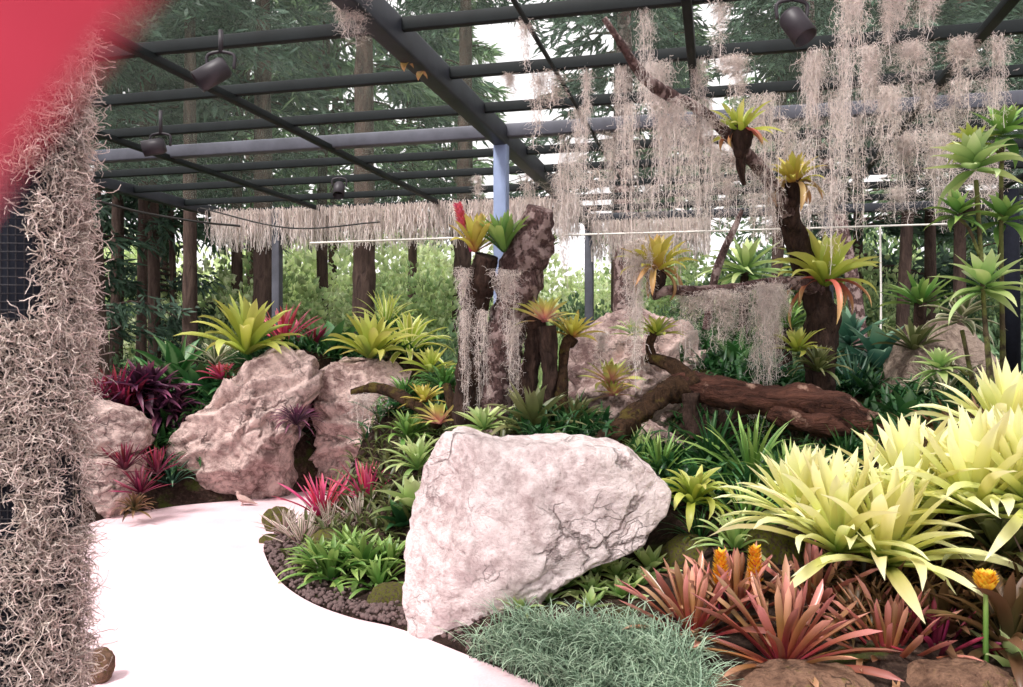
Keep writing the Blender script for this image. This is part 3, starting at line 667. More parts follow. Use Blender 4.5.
# lava gravel along the bed's edge
def gravel():
    parts = []
    V0, T0 = ICO[1]
    e = INN[4:66]; base = [blob_noise(V0, 1., 60+s, .5, 0, 1.5) for s in range(6)]
    for i in range(1500):
        k = random.uniform(0, len(e)-1.01); j = int(k); p = e[j]+(e[j+1]-e[j])*(k-j)
        t = e[j+1]-e[j]; t = t/np.linalg.norm(t); nn = np.array([t[1], -t[0]])
        off = abs(random.gauss(.02, .16))+.01
        q = p+nn*off
        if float(path_sd(np.array([q[0]]), np.array([q[1]]))[0]) < 0: q = p-nn*off
        s = random.uniform(.008, .024)
        a = random.uniform(0, 6.3); R = np.array([[math.cos(a), -math.sin(a), 0], [math.sin(a), math.cos(a), 0], [0, 0, 1]])
        parts.append(((base[i % 6]*s*np.array([1, .8, .7]))@R.T+np.array([q[0], q[1], gz(q[0], q[1])+s*.4]), T0))
    V, Fs, U = join(parts)
    props(ob('lava_gravel', mesh('lava_gravel', V, [np.concatenate(Fs)], None, False), M['lava']), 'purplish lava gravel edging the planted island along the path', 'gravel', kind='stuff')
gravel()

# ------------------------------------------------------------------ build the plants
def tilt_rot(d):
    return (math.radians(random.uniform(-d, d)), math.radians(random.uniform(-d, d)), random.uniform(0, 6.28))
def flower_spike(n, h, r, ball=False):
    """bracts packed on a stalk."""
    parts = [tube([(0, 0, 0), (0, 0, h*.6), (0, 0, h)], [.012, .011, .008], 8)]
    k = 90; i = np.arange(k); f = i/(k-1)
    z = (h*.55+f*h*.45) if not ball else h-.03+np.sin(f*PI-PI/2)*.03
    rr = r*(np.sin(np.clip(1-f, 0, 1)*PI*.5+.25)) if not ball else r*np.cos(f*PI-PI/2)
    b = np.stack([rr*.35*np.cos(i*GA), rr*.35*np.sin(i*GA), z], -1)
    parts.append(leaves(i*GA, np.full(k, .7)-f*0, np.full(k, r*.9), np.full(k, r*.5), np.full(k, -.3), b, n=3, shape='ovate'))
    return parts
def build_plants():
    for d in PL:
        loc = W(d['px'], d['py'], d['Y']); s = d['r']*d['Y']/F*1.05*d['sz']
        me = proto(d['kind']); rot = tilt_rot(7)
        simple = not d['spike'] and not d['extra'] and d['name'] != 'cordyline'
        if simple:
            thing(d['name'], me, M[d['mat']], d['label'], d['cat'], d['group'], loc=loc, rot=rot, scale=s); continue
        e = empty(d['name'], loc, d['label'], d['cat'], d['group'])
        ob('foliage', me, M[d['mat']], e, (0, 0, 0), rot, s)
        if d['spike'] == 'two':
            for x, y, h in ((-17, -3, .36), (17, 3, .38)):
                P = flower_spike(1, h, .045)
                st = ob('flower_stalk', jmesh('flower_stalk', P[:1]), M['leaf_pinkred'], e, (x*d['Y']/F, -.05, 0))
                ob('flower_spike', jmesh('flower_spike', P[1:]), M['flower_yellow'], st)
        elif d['spike'] == 'ball':
            P = flower_spike(1, .42, .055, True)
            st = ob('flower_stalk', jmesh('flower_stalk', P[:1]), M['leaf_green'], e, (.02, -.3, 0))
            ob('flower_head', jmesh('flower_head', P[1:]), M['flower_yellow'], st)
        elif d['spike'] == 'pink':
            P = flower_spike(1, .36, .05)
            st = ob('flower_stalk', jmesh('flower_stalk', P[:1]), M['leaf_pinkred'], e, (-.02, -.02, 0), (0, -.28, 0))
            ob('flower_spike', jmesh('flower_spike', P[1:]), M['flower_pink'], st)
        if d['extra'] == 'stem':
            h = loc.z-gz(loc.x, loc.y)
            ob('stem', jmesh('stem', [tube([(.03, .02, -h-.1), (-.02, .03, -h*.5), (0, 0, .03)], [.07, .055, .045], 10, 16, .25, 9)]), M['bark'], e)
        elif d['extra']:
            n, m, L = {'dry': (7, 'leaf_dry', .34), 'red': (8, 'leaf_driedred', .5), 'cup': (5, 'leaf_driedred', .22)}[d['extra']]
            az = np.arange(n)*2*PI/n+rng.normal(0, .3, n)
            lv = leaves(az, np.radians(rng.uniform(10, 45, n)), np.full(n, L)*rng.uniform(.7, 1.15, n), np.full(n, .042), np.radians(rng.uniform(110, 150, n)), n=10, p=.8, fold=.4)
            for k in range(1):
                ob('drooping_foliage', jmesh('drooping_foliage', [lv]), M[m], e, (0, 0, .02))
            if d['extra'] in ('cup', 'dry'):
                ob('root_base', jmesh('root_base', [tube([(0, 0, .06), (.01, 0, -.04), (0, .01, -.16)], [.05, .07, .025], 12, 12, .3, 20)]), M['bark'], e)
        if d['name'] == 'cordyline':
            for k in range(4):
                ox, oy, oz = random.uniform(-.2, .2), random.uniform(-.2, .2), random.uniform(-.25, .15)
                ob('foliage', proto(d['kind']), M[d['mat']], e, (ox, oy, oz), tilt_rot(15), s*.7)
            ob('stem', jmesh('stem', [tube([(0, 0, -.5), (0, 0, .1)], [.02, .015], 8)]), M['bark'], e)
build_plants()
# ------------------------------------------------------------------ trunks, log, dead tree
def WP(l): return [tuple(W(*p)) for p in l]
def trunk_part(name, pts, mat, parent, o, rough=.18, fr=7, seed=0, sides=20, n=None):
    """pts: (px,py,Y,rpx)"""
    P = [W(x, y, Y)-o for x, y, Y, r in pts]; R = [r*Y/F for x, y, Y, r in pts]
    return ob(name, jmesh(name, [tube(P, R, sides, n or 14*len(pts), rough, fr, seed)]), M[mat], parent, (0, 0, 0) if parent else o)
def trunk_thing(name, pts, mat, label, cat='tree trunk', **k):
    x, y, Y, r = pts[0]; o = W(x, y, Y)
    t = trunk_part(name, pts, mat, None, o, **k)
    return props(t, label, cat), o
trunk_thing('tree_stump', [(455, 505, 6.45, 15), (464, 420, 6.45, 12), (468, 370, 6.4, 11), (475, 310, 6.4, 12), (481, 278, 6.35, 14), (486, 256, 6.3, 13)], 'bark', 'slimmer dark dead trunk of the twin pair, leaning beside the thick one', seed=1, rough=.35)
trunk_thing('tree_stump', [(484, 505, 6.55, 26), (493, 420, 6.55, 20), (503, 350, 6.5, 20), (516, 300, 6.45, 21), (528, 255, 6.4, 22), (535, 228, 6.35, 18), (540, 208, 6.3, 13)], 'bark_pink', 'thick pinkish dead trunk with peeling bark and a broken top', seed=2, rough=.3)
trunk_thing('tree_stump', [(519, 480, 6.35, 11), (524, 410, 6.3, 9), (533, 350, 6.3, 9), (537, 318, 6.25, 9)], 'bark', 'thin dark stump close behind the thick trunk', seed=3, rough=.4)
trunk_thing('tree_stump', [(546, 480, 6.25, 12), (549, 410, 6.2, 8), (549, 360, 6.2, 8), (546, 326, 6.2, 9)], 'bark', 'short dark stump carrying the pink-hearted bromeliad', seed=4, rough=.4)
trunk_thing('tree_stump', [(560, 470, 6.15, 8), (562, 400, 6.15, 6), (565, 350, 6.3, 5), (572, 340, 6.4, 6)], 'bark_mossy', 'thinnest brown stump beside the sloping rear rock', seed=5, rough=.4)
# twig by the rear rocks with moss
trunk_thing('fallen_branch', [(352, 392, 7.6, 3), (375, 388, 7.5, 5), (400, 396, 7.3, 6), (425, 412, 7.0, 6), (438, 425, 6.8, 5)], 'bark_mossy', 'thin fallen branch sloping from the rear rock to the boulder shoulder', 'branch', seed=6, rough=.35)
trunk_thing('fallen_branch', [(446, 385, 6.9, 4), (452, 405, 6.8, 6), (462, 428, 6.6, 7), (470, 445, 6.5, 6)], 'bark_mossy', 'short broken branch leaning on the slimmer trunk', 'branch', seed=7, rough=.35)
# fallen log
o = W(700, 385, 6.0)
lg = empty('fallen_log', o, 'fallen reddish brown log with a mossy crook resting across the rear bed', 'log')
trunk_part('trunk', [(668, 390, 6.1, 12), (690, 387, 6.05, 15), (720, 393, 6.0, 16), (760, 400, 5.95, 15), (805, 404, 5.9, 18), (840, 412, 5.85, 18), (870, 427, 5.8, 14), (895, 444, 5.75, 6)], 'bark_log', lg, o, .3, 9, 9, 24, 120)
trunk_part('branch', [(588, 462, 5.7, 11), (608, 442, 5.75, 12), (640, 412, 5.9, 11), (668, 392, 6.0, 11), (695, 383, 6.05, 13)], 'bark_mossy', lg, o, .4, 12, 10, 20, 80)
trunk_part('branch', [(690, 385, 6.05, 12), (676, 368, 6.1, 8), (660, 361, 6.15, 6), (647, 357, 6.2, 6)], 'bark_mossy', lg, o, .25, 8, 11)
trunk_part('branch', [(690, 395, 6.0, 10), (692, 420, 5.95, 7), (694, 440, 5.9, 6)], 'bark', lg, o, .4, 8, 12)
trunk_part('broken_end', [(770, 412, 5.9, 10), (800, 420, 5.8, 12), (830, 428, 5.75, 10), (850, 432, 5.72, 3)], 'bark_log', lg, o, .5, 9, 13)
trunk_thing('tree_stump', [(652, 358, 6.2, 5), (650, 345, 6.2, 4), (655, 332, 6.2, 4)], 'bark_mossy', 'small upright stub under the lime green bromeliad', seed=14, rough=.4)
# dead tree
o = W(818, 480, 6.6)
dt = empty('dead_tree', o, 'standing dead tree with a leaning trunk, a long bare branch and a horizontal mossy limb', 'tree')
trunk_part('trunk', [(818, 500, 6.6, 16), (819, 440, 6.6, 15), (820, 380, 6.6, 15), (822, 320, 6.6, 16), (815, 290, 6.6, 14), (802, 258, 6.55, 12), (792, 225, 6.45, 11), (784, 195, 6.35, 11)], 'bark', dt, o, .3, 7, 15, 20, 110)
trunk_part('branch', [(789, 215, 6.4, 8), (775, 190, 6.2, 7), (757, 165, 5.9, 7), (735, 143, 5.65, 6), (705, 113, 5.35, 5), (672, 96, 5.1, 6), (645, 78, 4.9, 6), (622, 45, 4.75, 4), (604, 18, 4.7, 3)], 'bark_pink', dt, o, .25, 9, 16, 14, 110)
trunk_part('branch', [(818, 288, 6.55, 10), (795, 283, 6.45, 7), (765, 283, 6.35, 5), (730, 289, 6.2, 5), (695, 291, 6.15, 5), (670, 290, 6.1, 5.5), (652, 296, 6.1, 5)], 'bark_pink', dt, o, .25, 9, 17, 14, 90)
trunk_part('branch', [(742, 150, 5.7, 5), (741, 168, 5.72, 4), (744, 185, 5.75, 2)], 'bark', dt, o, .4, 9, 18)
trunk_thing('bare_sapling', [(706, 330, 7.4, 4), (712, 290, 7.4, 4), (722, 255, 7.4, 4), (736, 225, 7.4, 3), (742, 210, 7.4, 2)], 'bark_pink', 'thin slanting bare stem rising behind the horizontal limb', 'sapling', seed=19)

# ------------------------------------------------------------------ pergola
pg = empty('pergola', UV(-1.78, 6.87, 0), 'dark steel pergola roof of bars and beams over the garden', 'pergola')
PO = pg.location
def bar(name, a, b, w, h, mat, par=None):
    V, Q = box(a-PO, b-PO, w, h); me = mesh(name, V, Q, smooth=False)
    x = ob(name, me, M[mat], par or pg)
    md = x.modifiers.new('b', 'BEVEL'); md.width = min(w, h)*.12; md.segments = 2
    return x
U0, U1 = -6.65, 6.4
VB = [1.9, 2.75, 3.6, 4.43, 5.3, 6.15, 7.6, 8.42, 9.37, 10.2, 11.05]
for v in VB: bar('crossbar', UV(U0, v), UV(U1, v), .05, .075, 'steel_dark')
for v in (6.87, 11.9): bar('girder', UV(U0, v), UV(U1, v), .1, .115, 'steel_grey' if v < 7 else 'steel')
bar('edge_beam', UV(U0, 1.4, 3.39), UV(U0, 11.9, 3.39), .1, .13, 'steel')
bar('edge_beam', UV(U1, 1.4, 3.39), UV(U1, 11.9, 3.39), .1, .13, 'steel')
bar('main_beam', UV(-1.78, 1.4, 3.36), UV(-1.78, 11.9, 3.36), .12, .17, 'steel')
for u in (-5.0, -3.35, 1.45, 3.1, 4.75): bar('purlin', UV(u, 1.4, 3.345), UV(u, 11.9, 3.345), .06, .05, 'steel_dark')
bar('purlin', UV(-.15, 1.4, 3.36), UV(-.15, 11.9, 3.36), .05, .1, 'steel_dark')
bar('tie_rod', UV(-1.0, 1.4, 3.34), UV(-1.0, 11.9, 3.34), .022, .022, 'steel_dark')
for u, v, m, w in ((-1.78, 6.87, 'post_blue', .115), (-5.6, 9.9, 'steel_grey', .11), (-1.78, 11.9, 'steel_grey', .12), (1.45, 11.9, 'steel', .12), (4.75, 6.87, 'steel', .12), (-6.65, 1.9, 'steel', .12)):
    p = UV(u, v, 0); z0 = gz(p.x, p.y)-.2
    bar('post', Vector((p.x, p.y, z0)), UV(u, v, 3.34), w, w, m) if False else None
    V, Q = box(Vector((p.x, p.y, z0))-PO, UV(u, v, 3.34)-PO, w, w, (DD[0], DD[1], 0))
    x = ob('post', mesh('post', V, Q, smooth=False), M[m], pg); md = x.modifiers.new('b', 'BEVEL'); md.width = .012; md.segments = 2
V, Q = box(UV((U0+U1)/2, 1.4, 3.452)-PO, UV((U0+U1)/2, 11.9, 3.452)-PO, U1-U0, .004)
ob('roof_sheet', mesh('roof_sheet', V, Q, smooth=False), M['shade_sheet'], pg)
# dark fence panel posts beyond the leafy stems
thing('post', jmesh('post', [tube([W(1012, 380, 7.8), W(1010, 190, 7.8)], [.075, .075], 12, 2)]), M['shade_dark'], 'dark round post behind the tall leafy stems', 'post')

# spot lamps
def lamp(px, py, Y, L, R, ax, label, top):
    """ax: where the open mouth points (x right, y away, z up)."""
    o = W(px, py, Y); t = empty('spot_lamp', o, label, 'lamp')
    q = Vector(ax).normalized().to_track_quat('Z', 'Y'); prof = [(.001, -L/2), (R*.82, -L/2), (R, -L/2+.02), (R, L/2), (R*.92, L/2), (R*.9, -L*.1), (.001, -L*.1)]
    h = ob('lamp_housing', mesh('lamp_housing', *lathe(prof, 28)), M['lamp_black'], t, (0, 0, 0), q.to_euler())
    ob('lamp_lens', mesh('lamp_lens', *lathe([(.001, L*.12), (R*.6, L*.1), (R*.88, L*.05), (R*.88, L*.02), (.001, L*.02)], 24)), M['lamp_lens'], t, (0, 0, 0), q.to_euler())
    b = -Vector(ax).normalized()*L*.3; up = Vector((0, 0, top-o.z))
    s = Vector((R+.012, 0, 0))
    P = [tube([b+s*k*1., b+s*k+Vector((0, 0, R*1.25)), Vector((b.x, b.y, b.z+R*1.6)), ], [.01, .01, .01], 8, 10) for k in (-1, 1)]
    P.append(tube([b+Vector((0, 0, R*1.5)), Vector((b.x, b.y, up.z))], [.014, .014], 8))
    ob('bracket', jmesh('bracket', P), M['lamp_black'], t)
lamp(212, 74, 4.7, .19, .062, (-.75, -.25, -.55), 'black can spot lamp hanging under the second roof bar, beside the moss column', 3.37)
lamp(154, 147, 6.3, .16, .06, (-.9, -.2, -.22), 'smaller black spot lamp clamped before the grey girder', 3.36)
lamp(339, 190, 8.9, .17, .06, (.05, -.6, -.8), 'small dark spot lamp hanging far back by the moss curtain', 3.36)
lamp(797, 26, 4.2, .165, .062, (.38, -.35, -.8), 'black can spot lamp hanging among the pale roof moss', 3.36)
# dry yellow leaves caught on the main beam
for i, (x, y, s) in enumerate([(406, 60, .07), (421, 71, .06)]):
    lv = leaves(np.array([.3, 2.4, 4.6]), np.array([-.6, -.9, -.8]), np.full(3, s), np.full(3, s*.8), np.full(3, .6), n=5, shape='ovate')
    thing('dry_leaf', jmesh('dry_leaf', [lv]), M['leaf_dry'], ['larger dry yellow leaf caught under the main roof beam', 'smaller dry yellow leaf hanging just below the larger one on the beam'][i], 'leaf', loc=W(x, y, 5.0))
# cords
def cord(name, pts, r, mat, label, cat='cord', n=40):
    P = [W(*p) for p in pts]; o = P[0]
    thing(name, jmesh(name, [tube([p-o for p in P], [r]*len(P), 6, n)]), M[mat], label, cat, loc=o)
cord('cord', [(310, 243, 9.5), (457, 238, 9.4), (680, 232, 9.2), (950, 224, 9.0)], .011, 'cord', 'white cord stretched level behind the dead trunks')
cord('cord', [(880, 226, 9.05), (881, 300, 9.05), (880, 360, 9.05)], .011, 'cord', 'white cord hanging straight down behind the stout dead stem')
cord('cable', [(88, 198, 8.6), (140, 212, 9.0), (200, 222, 9.4), (240, 226, 9.7)], .014, 'cable', 'dark cable sagging from the roof edge toward the tree trunks', 'cable')
cord('cable', [(200, 208, 10.2), (290, 228, 10.0), (380, 222, 9.8)], .009, 'cable', 'thin dark cable dipping in front of the far moss curtain', 'cable')

# ------------------------------------------------------------------ Spanish moss
def curl_strands(n, root, length, npt, r, curl, down=1., spread=.6):
    d = nrm(rng.normal(size=(n, 3))*np.array([spread, spread, spread])+np.array([0, 0, -down]))
    st = np.zeros((n, npt, 3)); st[:, 0] = root; v = d
    seg = (length/(npt-1))[:, None]
    for i in range(1, npt):
        v = nrm(v+rng.normal(size=(n, 3))*curl+np.array([0, 0, -.12*down]))
        st[:, i] = st[:, i-1]+v*seg
    rr = np.broadcast_to(np.linspace(1, .5, npt)[None], (n, npt))*np.broadcast_to(r, (n,))[:, None]
    return strands(st, rr)
def moss_clump(n, width, lumps, seed):
    width *= .9
    """a unit (1 m long) hanging clump: frizzy lumps strung on tails that thin out below."""
    parts = []
    k = lumps
    x0 = np.clip(rng.normal(0, width*.28, (k, 2)), -width*.36, width*.36); ln = np.clip(rng.beta(2.2, 1.3, k), .2, 1); ln[0] = 1
    per = n//k
    for j in range(k):
        t = rng.uniform(0, 1, per)**1.25
        drift = rng.normal(0, width*.2, 2)
        wob = np.sin(t*7+j)[:, None]*width*.08
        thick = width*.30*(1-t*.72)*(0.5+.5*np.abs(np.sin(t*9+j*1.7)))+.006
        xy = x0[j]+drift*t[:, None]+wob+rng.normal(size=(per, 2))*thick[:, None]
        root = np.c_[xy, -t*ln[j]*.95]
        parts.append(curl_strands(per, root, rng.uniform(.05, .16, per), 6, .002*(1.1-.3*t), .6))
    tl = np.zeros((k, 10, 3)); tt = np.linspace(0, 1, 10)
    for j in range(k): tl[j] = np.c_[x0[j][0]+rng.normal(0, .012, 10), x0[j][1]+rng.normal(0, .012, 10), -tt*ln[j]]
    parts.append(strands(tl, np.full((k, 10), .003)))
    return jmesh('spanish_moss', parts)
MOSS = [moss_clump(1500, .26, 9, 1), moss_clump(1500, .2, 7, 2), moss_clump(1300, .32, 11, 3), moss_clump(1500, .24, 8, 4)]
MID = [moss_clump(620, .26, 7, 11), moss_clump(560, .2, 6, 12)]
THIN = [moss_clump(420, .12, 4, 5), moss_clump(380, .16, 5, 6), moss_clump(450, .08, 3, 7)]
def moss(p, length, width, label, group, thin=False):
    me = random.choice(MID if thin is None else THIN if thin else MOSS)
    o = thing('spanish_moss', me, M['moss'], label, 'moss', group, loc=p, rot=(0, 0, random.uniform(0, 6.28)), scale=(width, width, length))
    return o
def moss_px(px, py, Y, y2, wpx, label, group=None, thin=False):
    unit = .3 if not thin else .2
    moss(W(px, py, Y), (y2-py)*Y/F, wpx*Y/F/unit, label, group, thin)
def on_bar(px, v, z=ROOF-.04):
    k = (px-CX)/F; Y = v/(k*DD[0]+DD[1]); return Vector((k*Y, Y, z))
RG = 'pale moss hanging from the roof bars'
RL = 'pale grey-pink Spanish moss hanging from the pergola bars around the bare branch'
# big columns seen clearly: px, bar distance, lower end, width px
BIG = [(655, 5.3, 215, 40, 0), (632, 6.15, 300, 32, 1), (672, 6.15, 290, 36, 1), (690, 6.87, 250, 32, 1), (733, 5.3, 112, 36, 0), (757, 6.15, 235, 32, 1), (705, 6.15, 235, 30, 1), (720, 7.6, 245, 32, 1), (772, 6.15, 240, 34, 1), (785, 6.87, 265, 34, 1),
       (852, 4.43, 120, 34, 0), (895, 4.43, 62, 40, 0), (925, 4.43, 45, 36, 0), (965, 5.3, 95, 38, 0), (815, 5.3, 200, 34, 0), (840, 5.3, 215, 30, 1), (873, 5.3, 130, 36, 0), (912, 5.3, 110, 38, 0), (1002, 5.3, 130, 36, 1), (838, 6.15, 275, 34, 1), (860, 6.87, 240, 34, 1),
       (890, 6.15, 200, 36, 0), (925, 6.15, 165, 38, 1), (958, 6.15, 160, 40, 1), (990, 6.15, 165, 36, 1), (910, 7.6, 215, 38, 1), (945, 6.87, 190, 40, 1), (805, 7.6, 250, 34, 1), (580, 6.15, 240, 24, 1), (612, 6.87, 260, 28, 1), (645, 4.43, 120, 26, 1), (622, 5.3, 160, 26, 1), (722, 4.43, 70, 30, 1), (700, 5.3, 150, 26, 1)]
for px, v, y2, w, th in BIG:
    p = on_bar(px, v); ytop = HY-(p.z-CAMZ)*F/p.y
    moss(p, max(.25, (y2-ytop)*p.y/F), w*p.y/F/.44, RL, RG, None if th else False)
for i in range(16):
    px = random.uniform(640, 1010); v = random.choice([7.6, 8.42, 9.37, 10.2]); p = on_bar(px, v)
    moss(p, random.uniform(.35, .9), random.uniform(.7, 1.2), RL, RG, None)
for px, v, y2, w in [(565, 6.87, 290, 18), (572, 7.6, 230, 24), (596, 8.42, 240, 30), (540, 5.3, 150, 22), (552, 5.3, 110, 28), (512, 5.3, 85, 20), (525, 4.43, 75, 18), (498, 6.87, 160, 12), (480, 8.42, 215, 16), (530, 8.42, 235, 22), (560, 8.42, 255, 26), (585, 5.3, 190, 14)]:
    p = on_bar(px, v); ytop = HY-(p.z-CAMZ)*F/p.y
    moss(p, max(.15, (y2-ytop)*p.y/F), w*p.y/F/.2, 'thin wispy Spanish moss hanging from the roof bars near the steel post', 'thin moss wisps near the post', True)
p = on_bar(352, 3.9); moss(p, .26, .5, 'single short tuft of Spanish moss hanging beside the main roof beam', None, False)
# moss on trunks, limb and rocks
for px, py, Y, y2, w, lab, th in [
    (462, 268, 6.25, 345, 18, 'pale moss hanging down the outer side of the slimmer trunk', False),
    (466, 310, 6.25, 420, 14, 'lower strand of moss trailing down the slimmer trunk', False),
    (503, 270, 6.1, 335, 28, 'pale moss draped on the front of the thick trunk', False),
    (483, 310, 6.15, 410, 16, 'long moss strand in the gap between the twin trunks', False),
    (512, 320, 6.15, 420, 18, 'moss strand down the mossy base of the thick trunk', False),
    (368, 394, 7.4, 432, 30, 'moss tuft hanging from the thin fallen branch', False),
    (637, 240, 6.0, 392, 28, 'long thick moss tail hanging below the golden bromeliad', 2),
    (762, 283, 6.2, 440, 26, 'longest moss tail on the horizontal limb, reaching the log', 2),
    (776, 284, 6.3, 380, 24, 'moss on the horizontal limb next to the stout dead stem', 2),
    (742, 286, 6.2, 350, 30, 'moss tuft beside the longest tail on the horizontal limb', False),
    (716, 290, 6.15, 352, 34, 'moss tuft in the middle of the horizontal limb', 2),
    (692, 291, 6.12, 360, 30, 'moss tuft near the golden end of the horizontal limb', False),
    (690, 330, 6.2, 380, 18, 'moss beard above the crook of the log', False),
    (730, 178, 5.9, 240, 18, 'moss tail below the topmost yellow bromeliad', False),
    (700, 118, 5.35, 200, 34, 'thick moss tuft under the middle of the bare branch', False),
    (672, 100, 5.1, 180, 32, 'moss tuft under the upper part of the bare branch', False),
    (770, 190, 6.1, 245, 14, 'thin moss tail beside the leaning trunk', True),
    (600, 330, 7.0, 370, 22, 'thin moss spread over the sloping rear rock', True)]:
    moss_px(px, py, Y, y2, w, lab, None, False if th == 2 else (th or None))
# far curtain of strands along the rear of the roof
def curtain(u0, u1, v, z0, z1, n, label):
    u = rng.uniform(u0, u1, n); L = (z0-z1)*rng.beta(3.2, 1.6, n)*1.1
    vv = v+rng.normal(0, .12, n); t = np.linspace(0, 1, 7)
    P = np.zeros((n, 7, 3)); x = u[:, None]+rng.normal(0, .012, (n, 7)); y = vv[:, None]+rng.normal(0, .012, (n, 7))
    P[..., 0] = x*ED[0]+y*DD[0]; P[..., 1] = x*ED[1]+y*DD[1]; P[..., 2] = z0-t*L[:, None]
    a = strands(P, np.broadcast_to(rng.uniform(.0025, .006, n)[:, None], (n, 7)))
    V, Fs, U = join([a])
    props(ob('moss_curtain', mesh('moss_curtain', V, Fs, U), M['moss']), label, 'moss', kind='stuff')
curtain(-6.6, -1.6, 9.95, 3.36, 2.84, 2300, 'long even curtain of moss strands along the rear roof edge')
curtain(-1.7, -.1, 11.6, 3.3, 2.75, 800, 'thinner curtain of moss strands far behind the dead trunks')

# moss column by the path
def column():
    o = Vector(((33-CX)*2.0/F, 2.0, 0)); z0 = gz(o.x, o.y)-.05
    c = empty('moss_column', o, 'tall round post wrapped in black netting and shaggy Spanish moss', 'column')
    ob('core', jmesh('core', [tube([(0, 0, z0), (0, 0, 3.34)], [.085, .085], 28, 2)]), M['shade_dark'], c)
    R = .1; nv = 36; zs = np.arange(z0, 3.3, .019); a = np.arange(nv)*2*PI/nv
    P = np.zeros((nv, 40, 3)); P[..., 0] = R*np.cos(a)[:, None]; P[..., 1] = R*np.sin(a)[:, None]; P[..., 2] = np.linspace(z0, 3.32, 40)[None]
    k = 48; aa = np.linspace(0, 2*PI, k); Q = np.zeros((len(zs), k, 3)); Q[..., 0] = (R+.002)*np.cos(aa); Q[..., 1] = (R+.002)*np.sin(aa); Q[..., 2] = zs[:, None]
    ob('wire_netting', jmesh('wire_netting', [strands(P, np.full(P.shape[:2], .0017)), strands(Q, np.full(Q.shape[:2], .0014))]), M['netting'], c)
    # bunches: (z range by pixel rows, count)
    def bunch(y0, y1, n, keep, rad=.107, lr=(.03, .09), thick=.0015):
        zt, zb = CAMZ-(y0-HY)*2.0/F, CAMZ-(y1-HY)*2.0/F
        az = rng.uniform(0, 2*PI, n*3); z = zb+(zt-zb)*rng.uniform(0, 1, n*3)
        x = rad*np.cos(az); y = rad*np.sin(az)
        px = CX+(o.x+x)*F/(2.0+y); py = HY+(CAMZ-z)*F/(2.0+y); front = (y < .06)
        m = np.array([(not f) or keep(a_, b_) for a_, b_, f in zip(px, py, front)])
        m &= ~((~front) & (rng.uniform(0, 1, n*3) < .6)); x, y, z = x[m][:n], y[m][:n], z[m][:n]
        k = len(x); rr = rng.uniform(.88, 1.16, k)
        ob('moss', jmesh('moss', [curl_strands(k, np.c_[x*rr, y*rr, z], rng.uniform(*lr, k), 7, thick*rng.uniform(.6, 1.15, k), .62, .5, 1.)]), M['moss_dense'], c)
    def k1(px, py):
        if py < 350: return px > 36+8*math.sin(py*.05) if py > 170 else px > 15
        return True
    def k2(px, py): return not (58 < px < 86 and 455 < py < 532 and random.random() < .9) and not (px < 16 and 480 < py < 560)
    def k3(px, py): return not (55 < px < 72 and 565 < py < 640 and random.random() < .6) and not (px < 20 and py > 600 and random.random() < .7)
    bunch(-420, 335, 11000, k1); bunch(318, 545, 5600, k2); bunch(528, 1010, 8500, k3)
column()

# ------------------------------------------------------------------ finger over the lens
def finger():
    a = Vector(((-168-CX)*.044/F, .044, CAMZ-(112-HY)*.044/F)); d = Vector((.6, -.12, .76)).normalized(); a = a-d*.0085
    P = [a+d*t for t in (0, .0012, .004, .01, .02, .03, .045, .06, .075)]
    R = [.0006, .0035, .0062, .0078, .0085, .009, .0088, .0098, .0102]
    o = P[4]; f = ob('finger', jmesh('finger', [tube([p-o for p in P], R, 24, 60, .02, 60)]), M['finger_lit_skin'], None, o)
    props(f, 'out of focus red fingertip poking in front of the lens', 'finger')
    n = d.cross(Vector((1, 0, .2))).normalized(); n = n if n.y > 0 else -n; s = d.cross(n).normalized()
    V = []; k = 8
    for i in range(k):
        for j in range(k):
            u, v = i/(k-1), (j/(k-1)-.5)*1.5
            q = a+d*(.002+.011*u)+(n*math.cos(v)+s*math.sin(v))*(.0088 if u > .2 else .0072)*1.0
            V.append(tuple(q-o))
    idx = np.arange(k*k).reshape(k, k)
    me = mesh('nail', V, np.stack([idx[:-1, :-1], idx[:-1, 1:], idx[1:, 1:], idx[1:, :-1]], -1).reshape(-1, 4))
    x = ob('nail', me, M['nail'], f); md = x.modifiers.new('s', 'SOLIDIFY'); md.thickness = .0006
finger()

